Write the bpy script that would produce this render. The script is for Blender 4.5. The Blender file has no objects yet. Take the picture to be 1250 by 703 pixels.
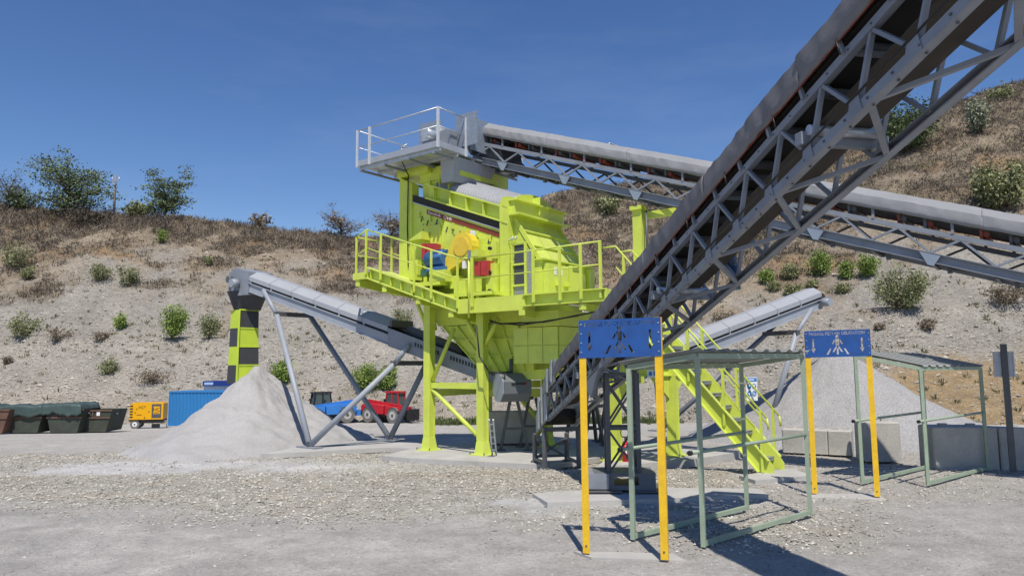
import bpy, bmesh, math, random
import numpy as np
from mathutils import Vector, Matrix, noise
random.seed(7); rng = np.random.default_rng(7)
sc = bpy.context.scene
COL = sc.collection
V3 = Vector
# ------------------------------------------------------------------ camera, sky, sun, exposure
EYE, FPX, CX, CY = 2.3, 880.0, 625.0, 351.5
PIT, ROLL = math.atan(92.5 / 880), .009
c_f = V3((0, math.cos(PIT), math.sin(PIT)))
_u = V3((0, -math.sin(PIT), math.cos(PIT))); _r = V3((1, 0, 0))
c_u = _u * math.cos(ROLL) + _r * math.sin(ROLL); c_r = _r * math.cos(ROLL) - _u * math.sin(ROLL)
CAM = V3((0, 0, EYE))
cd = bpy.data.cameras.new('camera'); cam = bpy.data.objects.new('camera', cd); COL.objects.link(cam)
cd.lens = FPX / 1250 * 36; cd.sensor_width = 36; cd.clip_end = 5000; cd.clip_start = .05
m = Matrix.Identity(4)
for i, a in enumerate((c_r, c_u, -c_f, CAM)):
    for j in range(3): m[j][i] = a[j]
cam.matrix_world = m
sc.camera = cam
SUN_EL = math.radians(59.5); sun_h = V3((.09, -.99, 0)).normalized()
to_sun = V3((sun_h.x * math.cos(SUN_EL), sun_h.y * math.cos(SUN_EL), math.sin(SUN_EL)))
w = bpy.data.worlds.new('World'); sc.world = w; w.use_nodes = True
nt = w.node_tree; nt.nodes.clear()
sky = nt.nodes.new('ShaderNodeTexSky'); sky.sky_type = 'NISHITA'; sky.sun_disc = False
sky.sun_elevation = SUN_EL; sky.sun_rotation = math.atan2(sun_h.x, sun_h.y)
sky.air_density = 1.0; sky.dust_density = .0; sky.ozone_density = 2.2; sky.altitude = 300
bg = nt.nodes.new('ShaderNodeBackground'); bg.inputs[1].default_value = .12
wo = nt.nodes.new('ShaderNodeOutputWorld')
hsv = nt.nodes.new('ShaderNodeHueSaturation'); hsv.inputs['Saturation'].default_value = 1.22; hsv.inputs['Value'].default_value = 1.0; hsv.inputs['Hue'].default_value = .511
nt.links.new(sky.outputs[0], hsv.inputs['Color']); tcw = nt.nodes.new('ShaderNodeTexCoord'); mpw = nt.nodes.new('ShaderNodeMapping'); mpw.inputs['Scale'].default_value = (1.6, 1.6, 7); mpw.inputs['Rotation'].default_value = (.25, .1, .4)
cln = nt.nodes.new('ShaderNodeTexNoise'); cln.inputs['Scale'].default_value = 1.7; cln.inputs['Detail'].default_value = 7; cln.inputs['Roughness'].default_value = .6
clr = nt.nodes.new('ShaderNodeMapRange'); clr.inputs[1].default_value = .5; clr.inputs[2].default_value = .85; clr.inputs[3].default_value = 0; clr.inputs[4].default_value = .09
clm = nt.nodes.new('ShaderNodeMix'); clm.data_type = 'RGBA'; clm.inputs[7].default_value = (5.5, 6.2, 7.2, 1)
nt.links.new(tcw.outputs['Generated'], mpw.inputs[0]); nt.links.new(mpw.outputs[0], cln.inputs['Vector']); nt.links.new(cln.outputs[0], clr.inputs[0]); nt.links.new(clr.outputs[0], clm.inputs[0])
nt.links.new(hsv.outputs[0], clm.inputs[6]); nt.links.new(clm.outputs[2], bg.inputs[0]); nt.links.new(bg.outputs[0], wo.inputs[0])
sl = bpy.data.lights.new('sun', 'SUN'); sl.energy = 5.0; sl.angle = math.radians(.53); sl.color = (1, .935, .83)
so = bpy.data.objects.new('sun', sl); COL.objects.link(so)
so.rotation_euler = (-to_sun).to_track_quat('-Z', 'Y').to_euler()
sc.view_settings.view_transform = 'Standard'; sc.view_settings.look = 'None'
sc.view_settings.exposure = -.06; sc.view_settings.gamma = 1; sc.view_settings.use_curve_mapping = False

# ------------------------------------------------------------------ surveying helpers
def ray(px, py): return c_f * FPX + c_r * (px - CX) - c_u * (py - CY)
def at(px, py, d): r = ray(px, py); return CAM + r * (d / r.y)
def onz(px, py, z=0.0): r = ray(px, py); return CAM + r * ((z - EYE) / r.z)
def proj(p):
    q = V3(p) - CAM; k = q.dot(c_f); return CX + FPX * q.dot(c_r) / k, CY - FPX * q.dot(c_u) / k
VV = V3((.8, -.6, 0)); UU = V3((.6, .8, 0)); KK = V3((-.98, 18.7, 0)); ZZ = V3((0, 0, 1))
def M(s, t, z): return KK + VV * s + UU * t + ZZ * z            # screening plant frame
def mt(px, py, t): r = ray(px, py); return CAM + r * ((t - (CAM - KK).dot(UU)) / r.dot(UU))
def ms(px, py, s): r = ray(px, py); return CAM + r * ((s - (CAM - KK).dot(VV)) / r.dot(VV))
_ga = np.array([-50, 26, 30, 34, 39, 44, 52, 60, 70, 90.0]); _gz = np.array([0, 0, -.30, -.68, -1.1, -1.47, -1.83, -2.15, -2.6, -3.5])
YARD_Y = np.linspace(-50, 90, 561); YARD_Z = np.convolve(np.pad(np.interp(YARD_Y, _ga, _gz), 10, mode='edge'), np.ones(21) / 21, 'valid')
def ground(x, y):
    d = max(0.0, y - 26.0); q = min(1, max(0, (y - 15.8) / 1.6)); q = q * q * (3 - 2 * q)
    return float(np.interp(y, YARD_Y, YARD_Z)) - .17 * q

# ------------------------------------------------------------------ materials
def mat(name, col, rough=.6, metal=0.0, var=.12, scale=3.0, bump=.0, bscale=40, dust=0.0, island=0.0, fine=0.0, spec=.5):
    m = bpy.data.materials.new(name); m.use_nodes = True
    n = m.node_tree.nodes; l = m.node_tree.links; b = n['Principled BSDF']
    b.inputs['Roughness'].default_value = rough; b.inputs['Metallic'].default_value = metal
    b.inputs['Specular IOR Level'].default_value = spec
    tc = n.new('ShaderNodeTexCoord'); no = n.new('ShaderNodeTexNoise')
    no.inputs['Scale'].default_value = scale; no.inputs['Detail'].default_value = 6; no.inputs['Roughness'].default_value = .65
    l.new(tc.outputs['Object'], no.inputs['Vector'])
    mr = n.new('ShaderNodeMapRange'); mr.inputs[1].default_value = .3; mr.inputs[2].default_value = .7
    mr.inputs[3].default_value = 1 - var; mr.inputs[4].default_value = 1 + var
    l.new(no.outputs[0], mr.inputs[0]); fac = mr.outputs[0]
    def mul(a, bb):
        q = n.new('ShaderNodeMath'); q.operation = 'MULTIPLY'; l.new(a, q.inputs[0]); l.new(bb, q.inputs[1]); return q.outputs[0]
    if fine:
        n2 = n.new('ShaderNodeTexNoise'); n2.inputs['Scale'].default_value = bscale; n2.inputs['Detail'].default_value = 3
        l.new(tc.outputs['Object'], n2.inputs['Vector'])
        m2 = n.new('ShaderNodeMapRange'); m2.inputs[1].default_value = .3; m2.inputs[2].default_value = .7
        m2.inputs[3].default_value = 1 - fine; m2.inputs[4].default_value = 1 + fine
        l.new(n2.outputs[0], m2.inputs[0]); fac = mul(fac, m2.outputs[0])
    if island:
        g = n.new('ShaderNodeNewGeometry'); m3 = n.new('ShaderNodeMapRange')
        m3.inputs[3].default_value = 1 - island; m3.inputs[4].default_value = 1 + island
        l.new(g.outputs['Random Per Island'], m3.inputs[0]); fac = mul(fac, m3.outputs[0])
    vm = n.new('ShaderNodeVectorMath'); vm.operation = 'SCALE'; vm.inputs[0].default_value = col
    l.new(fac, vm.inputs['Scale']); out = vm.outputs[0]
    if dust:
        g = n.new('ShaderNodeNewGeometry'); sx = n.new('ShaderNodeSeparateXYZ'); l.new(g.outputs['Normal'], sx.inputs[0])
        m4 = n.new('ShaderNodeMapRange'); m4.inputs[1].default_value = -.3; m4.inputs[2].default_value = 1
        m4.inputs[3].default_value = 0; m4.inputs[4].default_value = dust; l.new(sx.outputs[2], m4.inputs[0])
        n3 = n.new('ShaderNodeTexNoise'); n3.inputs['Scale'].default_value = 2.2; n3.inputs['Detail'].default_value = 8
        l.new(tc.outputs['Object'], n3.inputs['Vector'])
        mx = n.new('ShaderNodeMix'); mx.data_type = 'RGBA'
        l.new(mul(m4.outputs[0], n3.outputs[0]), mx.inputs[0]); l.new(out, mx.inputs[6]); mx.inputs[7].default_value = (.42, .40, .36, 1)
        out = mx.outputs[2]
    l.new(out, b.inputs['Base Color'])
    if bump:
        n5 = n.new('ShaderNodeTexNoise'); n5.inputs['Scale'].default_value = bscale; n5.inputs['Detail'].default_value = 4
        l.new(tc.outputs['Object'], n5.inputs['Vector'])
        bp = n.new('ShaderNodeBump'); bp.inputs['Strength'].default_value = bump; bp.inputs['Distance'].default_value = .02
        l.new(n5.outputs[0], bp.inputs['Height']); l.new(bp.outputs[0], b.inputs['Normal'])
    return m
LIME = mat('lime_paint', (.60, .70, .075), .45, 0, .13, 1.6, dust=.55)
STEEL = mat('blue_grey_steel', (.205, .228, .268), .5, .0, .18, 2.5, dust=.4)
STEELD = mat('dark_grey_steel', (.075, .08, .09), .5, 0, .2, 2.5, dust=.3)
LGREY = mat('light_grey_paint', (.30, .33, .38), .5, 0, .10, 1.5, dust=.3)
GALV = mat('galvanised_steel', (.50, .53, .56), .42, .55, .15, 5)
COVER = mat('grey_cover_sheet', (.245, .25, .262), .75, 0, .10, 1.2, bump=.25, bscale=6)
COVERD = mat('dusty_grey_tarpaulin', (.155, .155, .165), .8, 0, .14, 1.5, bump=.35, bscale=7)
COVERL = mat('pale_grey_cover_panel', (.325, .345, .38), .55, 0, .06, 1.0, dust=.3)
BELT = mat('black_rubber', (.022, .02, .018), .75, 0, .3, 3, dust=.15)
PAN = mat('dusty_brown_pan', (.055, .047, .038), .8, 0, .25, 2)
REDB = mat('red_paint', (.42, .03, .03), .5, 0, .15, 4, dust=.2)
BROWNST = mat('brown_red_stripe', (.22, .045, .02), .5, 0, .1, 4)
YEL = mat('yellow_paint', (.80, .49, .008), .5, 0, .12, 6, dust=.25, fine=.06)
YELG = mat('amber_guard_paint', (.74, .57, .045), .5, 0, .06, 4)
BLUEM = mat('blue_motor_paint', (.03, .13, .34), .4, 0, .15, 5, dust=.2)
SIGNB = mat('blue_sign_sheet', (.004, .07, .29), .5, 0, .18, 5.0, dust=.2)
SIGNL = mat('bright_blue_print', (.02, .20, .55), .4, 0, .05, 3)
WHITE = mat('white_sheet', (.78, .79, .8), .5, 0, .04, 3)
BLACK = mat('black_paint', (.015, .015, .016), .5, 0, .2, 3)
SHEL = mat('pale_green_frame', (.29, .365, .27), .5, 0, .12, 5, dust=.2)
ROOFM = mat('weathered_roof_sheet', (.24, .26, .26), .55, .2, .15, 2, dust=.3)
CONC = mat('concrete', (.43, .42, .40), .9, 0, .12, 1.6, bump=.3, bscale=30, fine=.06)
CONCD = mat('grey_concrete_block', (.45, .43, .395), .9, 0, .16, 1.8, bump=.4, bscale=25, fine=.08)
PILE = mat('pale_crushed_stone', (.37, .362, .355), .95, 0, .10, .9, bump=.8, bscale=45, fine=.20)
CHIP = mat('grey_chippings', (.315, .31, .305), .95, 0, .06, .8, bump=.9, bscale=26, fine=.32)
SOCKY = mat('lime_sock_fabric', (.52, .66, .05), .7, 0, .06, 3, bump=.15, bscale=6)
SOCKB = mat('dark_sock_fabric', (.05, .053, .058), .7, 0, .1, 3, bump=.2, bscale=6)
GLASS = mat('dark_glass', (.07, .095, .085), .08, 0, .05, 3)
TYRE = mat('dusty_tyre', (.16, .155, .145), .9, 0, .25, 4)
TELB = mat('telehandler_blue', (.03, .20, .58), .35, 0, .06, 3, dust=.15)
TELR = mat('telehandler_red', (.50, .012, .022), .35, 0, .06, 3, dust=.1)
GENY = mat('generator_yellow', (.80, .40, .004), .4, 0, .04, 3)
CONTB = mat('container_blue', (.025, .19, .46), .5, 0, .08, 1)
NAVY = mat('navy_blue_board', (.01, .035, .20), .5, 0, .1, 3)
SKIPG = mat('dark_green_skip_paint', (.035, .045, .032), .7, 0, .35, 1.5, dust=.25)
SKIPR = mat('rusty_skip_paint', (.12, .06, .04), .8, 0, .3, 2, dust=.2)
TARP = mat('grey_green_tarpaulin', (.055, .085, .08), .5, 0, .2, 2)
WOOD = mat('weathered_pole_wood', (.22, .19, .15), .9, 0, .2, 3)
BARK = mat('bark', (.09, .07, .05), .9, 0, .25, 4)
TWIG = mat('dry_twig', (.15, .125, .105), .9, 0, .25, 1, island=.3)
def leafmat(n, c, isl=.45): return mat(n, c, .6, 0, .25, .6, island=isl, spec=.3)
LEAF = leafmat('acacia_leaf', (.125, .165, .075)); LEAFD = leafmat('dark_leaf', (.085, .12, .045))
LEAFY = leafmat('fresh_leaf', (.20, .28, .06)); LEAFO = leafmat('olive_leaf', (.22, .235, .11)); LEAFW = leafmat('silver_leaf', (.26, .28, .19))
DRY = leafmat('dry_leaf', (.22, .18, .13))

# ------------------------------------------------------------------ mesh building
ORG = {}
class MB:
    def __init__(s): s.v = []; s.f = []; s.sm = []
    def face(s, pts, sm=False):
        k = len(s.v); s.v += [V3(p) for p in pts]; s.f.append(tuple(range(k, k + len(pts)))); s.sm.append(sm); return s
    def hexa(s, a, b):     # a, b: two quads, bottom and top
        k = len(s.v); s.v += [V3(p) for p in a] + [V3(p) for p in b]; n = len(a)
        s.f.append(tuple(range(k + n - 1, k - 1, -1))); s.f.append(tuple(range(k + n, k + 2 * n))); s.sm += [False] * 2
        for i in range(n):
            j = (i + 1) % n; s.f.append((k + i, k + j, k + n + j, k + n + i)); s.sm.append(False)
        return s
    def prism(s, pts, vec):
        vec = V3(vec); return s.hexa(pts, [V3(p) + vec for p in pts])
    def box(s, c, ax, ay, az):      # centre and half axes
        c, ax, ay, az = map(V3, (c, ax, ay, az))
        return s.hexa([c - ax - ay - az, c + ax - ay - az, c + ax + ay - az, c - ax + ay - az],
                      [c - ax - ay + az, c + ax - ay + az, c + ax + ay + az, c - ax + ay + az])
    def bar(s, p, q, wd, ht=None, side=None):
        p, q = V3(p), V3(q); ht = ht or wd; d = (q - p)
        if d.length < 1e-6: return s
        d.normalize()
        if side is None: side = d.cross(ZZ) if abs(d.z) < .98 else V3((.8, -.6, 0))
        sd = V3(side); sd = (sd - d * sd.dot(d)).normalized(); up = sd.cross(d)
        a, b = sd * wd / 2, up * ht / 2
        return s.hexa([p - a - b, p + a - b, p + a + b, p - a + b], [q - a - b, q + a - b, q + a + b, q - a + b])
    def chan(s, p, q, wd, ht, th, side):   # C channel open to +side
        p, q = V3(p), V3(q); d = (q - p).normalized(); sd = V3(side); sd = (sd - d * sd.dot(d)).normalized(); up = sd.cross(d)
        if up.z < 0: up = -up
        s.bar(p, q, th, ht, sd); e = sd * (wd / 2 + th / 2)
        for k in (1, -1):
            o = up * (k * (ht / 2 - th / 2)) + e; s.bar(p + o, q + o, wd, th, sd)
        return s
    def tube(s, p, q, r, n=10, r2=None, cap=True):
        p, q = V3(p), V3(q); r2 = r if r2 is None else r2; d = (q - p).normalized()
        a = d.cross(ZZ) if abs(d.z) < .95 else d.cross(V3((1, 0, 0))); a.normalize(); b = d.cross(a)
        k = len(s.v)
        for i in range(n):
            t = 2 * math.pi * i / n; e = a * math.cos(t) + b * math.sin(t); s.v += [p + e * r, q + e * r2]
        for i in range(n):
            j = (i + 1) % n; s.f.append((k + 2 * i, k + 2 * j, k + 2 * j + 1, k + 2 * i + 1)); s.sm.append(True)
        if cap:
            s.f.append(tuple(k + 2 * i for i in range(n - 1, -1, -1))); s.f.append(tuple(k + 2 * i + 1 for i in range(n))); s.sm += [False] * 2
        return s
    def path(s, pts, r, n=8):
        for a, b in zip(pts, pts[1:]): s.tube(a, b, r, n)
        return s
    def build(s, name, material, parent=None, label=None, kind=None):
        o0 = ORG.get(parent, V3((0, 0, 0)))
        me = bpy.data.meshes.new(name); me.from_pydata([tuple(p - o0) for p in s.v], [], s.f)
        if any(s.sm): me.polygons.foreach_set('use_smooth', s.sm)
        me.materials.append(material)
        return link(name, me, parent, label, kind)
def link(name, me, parent=None, label=None, kind=None):
    o = bpy.data.objects.new(name, me); COL.objects.link(o)
    if parent is not None: o.parent = parent; ORG[o] = ORG[parent]
    else: ORG[o] = V3((0, 0, 0))
    if label: o['label'] = label
    if kind: o['kind'] = kind
    return o
def thing(name, label, cat, loc, group=None):
    o = bpy.data.objects.new(name, None); COL.objects.link(o); o.location = loc; ORG[o] = V3(loc); o.empty_display_size = .3
    o['label'] = label; o['category'] = cat
    if group: o['group'] = group
    return o
def tag(o, label, cat, group=None):
    o['label'] = label; o['category'] = cat
    if group: o['group'] = group
    return o
def soup(name, verts, faces, material, parent=None, kind=None, label=None):   # numpy mesh
    me = bpy.data.meshes.new(name); o0 = ORG.get(parent, V3((0, 0, 0)))
    verts = np.asarray(verts, np.float32) - np.array(o0, np.float32); faces = np.asarray(faces, np.int32); n = faces.shape[1]
    me.vertices.add(len(verts)); me.vertices.foreach_set('co', verts.ravel())
    me.loops.add(faces.size); me.loops.foreach_set('vertex_index', faces.ravel())
    me.polygons.add(len(faces)); me.polygons.foreach_set('loop_start', np.arange(0, faces.size, n, dtype=np.int32))
    me.polygons.foreach_set('loop_total', np.full(len(faces), n, np.int32))
    me.update(); me.validate(); me.shade_flat(); me.materials.append(material)
    return link(name, me, parent, label, kind)
def bar(name, p, q, wd, material, parent, ht=None, side=None): return MB().bar(p, q, wd, ht, side).build(name, material, parent)
def tube(name, p, q, r, material, parent, n=12): return MB().tube(p, q, r, n).build(name, material, parent)
def text_mesh(txt, size, extrude=.0):
    cu = bpy.data.curves.new('txt', 'FONT'); cu.body = txt; cu.size = size; cu.extrude = extrude; cu.align_x = 'CENTER'; cu.align_y = 'CENTER'; cu.resolution_u = 3
    o = bpy.data.objects.new('txt', cu); COL.objects.link(o)
    dg = bpy.context.evaluated_depsgraph_get(); me = bpy.data.meshes.new_from_object(o.evaluated_get(dg))
    bpy.data.objects.remove(o); return me
def lettering(txt, size, centre, xdir, updir, material, parent, width=None, name='lettering'):
    me = text_mesh(txt, size, .002); o0 = ORG[parent]
    x, y = V3(xdir).normalized(), V3(updir).normalized(); z = x.cross(y)
    co = np.array([v.co[:] for v in me.vertices]); k = 1.0
    if width: k = width / (co[:, 0].max() - co[:, 0].min())
    for v in me.vertices: v.co = V3(centre) - o0 + x * v.co.x * k + y * v.co.y + z * v.co.z
    me.materials.clear(); me.materials.append(material)
    return link(name, me, parent)

# ------------------------------------------------------------------ terrain
def mixc(a, b, f): return a + (b - a) * f[..., None]
def attr_mat(name, rough, bumpS, bscale, fine, scale2=14, disp=.05):
    m = bpy.data.materials.new(name); m.use_nodes = True
    n = m.node_tree.nodes; l = m.node_tree.links; b = n['Principled BSDF']; b.inputs['Roughness'].default_value = rough
    b.inputs['Specular IOR Level'].default_value = .2
    at_ = n.new('ShaderNodeAttribute'); at_.attribute_name = 'soil'
    tc = n.new('ShaderNodeTexCoord'); src = at_.outputs[0]
    hs = []
    for sc_, amt in ((bscale, fine), (scale2, fine * .7), (scale2 * .13, .16)):
        no = n.new('ShaderNodeTexNoise'); no.inputs['Scale'].default_value = sc_; no.inputs['Detail'].default_value = 4; no.inputs['Roughness'].default_value = .7
        l.new(tc.outputs['Object'], no.inputs['Vector'])
        mr = n.new('ShaderNodeMapRange'); mr.inputs[1].default_value = .3; mr.inputs[2].default_value = .7
        mr.inputs[3].default_value = 1 - amt; mr.inputs[4].default_value = 1 + amt; l.new(no.outputs[0], mr.inputs[0])
        vm = n.new('ShaderNodeVectorMath'); vm.operation = 'SCALE'; l.new(src, vm.inputs[0]); l.new(mr.outputs[0], vm.inputs['Scale']); src = vm.outputs[0]
        hs.append(no.outputs[0])
    l.new(src, b.inputs['Base Color'])
    ad = n.new('ShaderNodeMath'); ad.operation = 'ADD'; l.new(hs[0], ad.inputs[0]); l.new(hs[1], ad.inputs[1])
    bp = n.new('ShaderNodeBump'); bp.inputs['Strength'].default_value = bumpS; bp.inputs['Distance'].default_value = disp
    l.new(ad.outputs[0], bp.inputs['Height']); l.new(bp.outputs[0], b.inputs['Normal'])
    return m
def grid_mesh(name, P, C, material, kind='structure'):
    ny, nx, _ = P.shape
    idx = np.arange(ny * nx).reshape(ny, nx)
    f = np.stack([idx[:-1, :-1], idx[:-1, 1:], idx[1:, 1:], idx[1:, :-1]], -1).reshape(-1, 4)
    o = soup(name, P.reshape(-1, 3), f, material, kind=kind)
    ca = o.data.color_attributes.new('soil', 'FLOAT_COLOR', 'POINT')
    ca.data.foreach_set('color', np.concatenate([C.reshape(-1, 3), np.ones((ny * nx, 1))], 1).astype(np.float32).ravel())
    o.data.polygons.foreach_set('use_smooth', np.ones(len(f), bool))
    return o
def fn(x, y, z=0, o=4): return noise.fractal(V3((x, y, z)), 1.0, 2.0, o)
def smooth(a, b, x): t = np.clip((x - a) / (b - a), 0, 1); return t * t * (3 - 2 * t)

# ground sheet: fine near the camera, coarse to the horizon
xs = np.concatenate([[-3000, -800, -300, -120, -60, -35, -22], np.arange(-15, 15.01, .16), [22, 35, 60, 120, 300, 800, 3000]])
ys = np.concatenate([[-3000, -600, -100, -30, -8, 0, 3], np.arange(4.5, 30, .16), np.arange(30.5, 64, .8), [66, 70]])
Pg = np.zeros((len(ys), len(xs), 3)); Cg = np.zeros_like(Pg)
GREY = np.array((.412, .392, .368)); BEIGE = np.array((.405, .385, .34)); DUSTW = np.array((.50, .49, .475)); TAN = np.array((.35, .30, .225)); FAR = np.array((.42, .40, .365))
Nx = np.array([[fn(x * .35, y * .35) for x in xs] for y in ys]); Nf = np.array([[fn(x * 1.3 + 9, y * 1.3, 4) for x in xs] for y in ys])
Nh = np.array([[fn(x * 4.0, y * 2.5, 8, 2) for x in xs] for y in ys])
GX, GY = np.meshgrid(xs, ys)
edge = np.interp(GX, [-16, -9.3, -3.3, -.2, 1.2, 2.6, 4.6, 7.5, 10.5, 16], [13.6, 13.1, 11.5, 11.0, 10.6, 9.3, 10.4, 12.6, 13.8, 15.0]) + Nx * 1.2 + Nf * .35
coarse = smooth(-1.0, .8, GY - edge + Nf * .5)                                # 0 = rolled fine grit, 1 = loose coarse gravel
coarse *= (1 - smooth(20, 23, GY + Nx * 1.5)) * (1 - .72 * smooth(3.2, 5.2, GX + Nx))
dustA = np.exp(-(((GX + 8.5) / 5.2) ** 2 + ((GY - 18.6 - .05 * GX) / 1.5) ** 2)) * 1.3 * np.clip(.9 + Nx, .3, 1.2)       # dust apron before the pile
dustB = np.exp(-(((GX - 1.6) / 2.5) ** 2 + ((GY - 12.3) / 1.0) ** 2)) * 1.5 * np.clip(.8 + Nf * 1.4, 0, 1.3)
dust = np.clip(dustA + dustB, 0, 1)
c = mixc(np.broadcast_to(GREY, Pg.shape), BEIGE, coarse)
c = mixc(c, TAN, np.clip(coarse * (Nf + .1), 0, .5) + .35 * np.exp(-(((GX - .2) / 3) ** 2 + ((GY - 15.4) / .9) ** 2)))
c = mixc(c, FAR, smooth(21, 25, GY)); c = mixc(c, DUSTW, dust)
tracks = np.zeros_like(GX)
for cx, cy, r in ((-9, 2, 9.2), (-9, 2, 10.7), (-6, 1.2, 9.4), (-6, 1.2, 8.1), (-12, -1, 12.6), (-3, 0, 9.6), (2, -2, 11.2), (9, 2, 7.4), (11, 0, 8.4)):
    rr = np.hypot(GX - cx, GY - cy) - r + Nx * .7; tracks += np.exp(-(rr / .22) ** 2) * np.clip(.4 + Nf * 1.6, 0, 1)
c = c * (1 + .15 * np.clip(tracks, 0, 1) * (1 - coarse))[..., None] * (1 + .09 * Nx + .07 * Nf)[..., None]
c = c * (1 - .22 * np.exp(-(((GX + 8.8) / .9) ** 2 + ((GY - 12.0) / .22) ** 2)))[..., None]       # old damp spot
Pg[..., 0] = GX; Pg[..., 1] = GY; RUT = np.clip(tracks, 0, 1) * (1 - coarse) * -.012
near = (np.abs(GX) < 16) & (GY > 4) & (GY < 30)
Pg[..., 2] = np.vectorize(ground)(GX, GY) + near * (Nx * .03 + coarse * (Nf * .035 + Nh * .03) - .03 + RUT)
Cg[:] = c
GROUNDM = attr_mat('yard_grit', .95, 1.0, 85, .30, 19, .02)
grid_mesh('ground', Pg, Cg, GROUNDM)

# hillside: quarry face on a fan of bearings
hx = np.arange(-900, 2200, 6.0)
ridge_y = np.interp(hx, [-900, -300, 0, 60, 100, 140, 200, 260, 300, 360, 430, 480, 520, 600, 650, 664, 680, 707, 740, 780, 870, 960, 1060, 1174, 1250, 1450, 2200],
                    [235, 240, 251, 259, 259, 263, 266, 271, 275, 281, 288, 286, 283, 268, 250, 242, 237, 231, 228, 223, 213, 196, 168, 127, 104, 60, 30])
bench_y = np.interp(hx, [-900, 0, 300, 480, 700, 880, 1000, 1072, 1250, 2200], [408, 412, 416, 418, 405, 394, 388, 381, 371, 350])
foot_d = np.interp(hx, [-900, 300, 480, 700, 900, 1100, 1250, 2200], [58, 58, 58, 54, 50, 44, 43, 42])
bench_d = foot_d + np.interp(hx, [-900, 300, 600, 1250, 2200], [13, 13, 14, 15, 16])
ridge_d = np.interp(hx, [-900, 0, 400, 700, 1250, 2200], [101, 101, 101, 103, 110, 112])
NR1, NR2, NR3 = 24, 60, 14
cols = []; zone = []
for i, px in enumerate(hx):
    X1 = (px - CX) / FPX; dF, dB, dR = foot_d[i], bench_d[i], ridge_d[i]
    zF = ground(0, dF) - .5; zB = at(px, bench_y[i], dB).z; zR = at(px, ridge_y[i], dR).z
    col = []; zz = []
    for k in range(NR1):
        f = k / (NR1 - 1); col.append((dF + (dB - dF) * f, zF + (zB - zF) * (f - .10 * math.sin(f * math.pi)))); zz.append(f)
    col[-1] = (col[-1][0], col[-1][1] + .18)
    for k in range(1, NR2 + 1):
        f = k / NR2; e = .985 * f + .03 * math.sin(f * math.pi) + .015 * f
        b0 = dB + 2.4
        col.append((b0 + (dR - b0) * f, zB + .15 + (zR - zB - .15) * e)); zz.append(1 + f)
    for k in range(1, NR3 + 1):
        f = k / NR3; d = dR + 500 * f ** 2.5; col.append((d, zR + .35 * math.sin(min(1, f * 4) * math.pi / 2) - .02 * (d - dR))); zz.append(2 + f)
    cols.append([(d * (X1 + (.0)), d, z) for d, z in col]); zone.append(zz)
HP = np.array(cols); HZ = np.array(zone)
n1 = np.zeros(HZ.shape); n2 = n1.copy(); n3 = n1.copy(); n4 = n1.copy()
for i in range(HP.shape[0]):
    for j in range(HP.shape[1]):
        x, y, z = HP[i, j]
        n1[i, j] = fn(x * .06, y * .06, z * .06); n2[i, j] = fn(x * .35, y * .12, 3, 4); n3[i, j] = fn(x * .5, z * .5, y * .5, 3); n4[i, j] = fn(x * .16 + 5, y * .16, z * .3, 4)
up = smooth(1.05, 1.5, HZ)
amp = np.minimum(np.minimum(smooth(0, .12, HZ), 1), np.where(np.abs(HZ - 1) < .1, .25, 1))
HP[..., 2] += (n1 * .6 * up + n2 * (.10 + .75 * up * (1 - smooth(1.75, 2, HZ))) + n3 * (.05 + .22 * up)) * amp
HP[..., 1] += n4 * (.3 + .8 * up)
HP = HP.transpose(1, 0, 2); HZ = HZ.T; n1, n2, n3, n4 = n1.T, n2.T, n3.T, n4.T
PXG = np.broadcast_to(hx, HZ.shape)
HG = np.array((.335, .312, .274)); HT = np.array((.335, .265, .185)); HO = np.array((.34, .215, .11)); HB = np.array((.185, .148, .108)); HS = np.array((.33, .235, .125))
right = smooth(620, 760, PXG)
veg0 = np.interp(PXG[0], [0, 300, 480, 700, 900, 1250], [1.60, 1.64, 1.62, 1.30, 1.24, 1.36])     # where dry brush begins
c = mixc(np.broadcast_to(HG, HP.shape), HG * .9 + .1 * HT, np.clip(n2 + .3, 0, 1))
tan = smooth(-.30, -.04, HZ - veg0 + n1 * .35 + n2 * .18)
c = mixc(c, HT, tan * .85); ora = np.clip(n4 * 1.7 + .05, 0, 1) * smooth(-.34, -.05, HZ - veg0) * (1 - smooth(.5, .9, HZ - veg0))
c = mixc(c, HO, ora * .75)
brush = smooth(-.28, .16, HZ - veg0 + n1 * .30 + n4 * .34) * (.42 + .58 * smooth(-.22, .14, n4 + n2 * .45 + .25 * n3))
c = mixc(c, HB, brush * np.clip(.95 - ora * .8, 0, 1))
sand = smooth(1040, 1085, PXG + n1 * 40) * (1 - smooth(.55, .68, HZ + n2 * .12 + .0 * PXG)) * (HZ < 1)
sand = np.maximum(sand, .8 * smooth(1060, 1120, PXG + n1 * 60) * (1 - smooth(.58, .66, HZ + n2 * .1)))
c = mixc(c, HS, np.clip(sand, 0, 1) * .9)
low = (1 - smooth(.15, .6, HZ)) * (1 - right) * .35; c = mixc(c, HT * 1.05, low)
c = c * (1 + .10 * n3 + .08 * n2 + .13 * (1 - .6 * right) * (HZ < 1.0))[..., None]
HILLM = attr_mat('quarry_face', .97, 1.0, 5.5, .30, 1.9, .25)
grid_mesh('hillside', HP, c, HILLM)
HPX = np.empty(HZ.shape); HPY = np.empty(HZ.shape)
for j in range(HP.shape[0]):
    for i in range(HP.shape[1]): HPX[j, i], HPY[j, i] = proj(HP[j, i])
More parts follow.
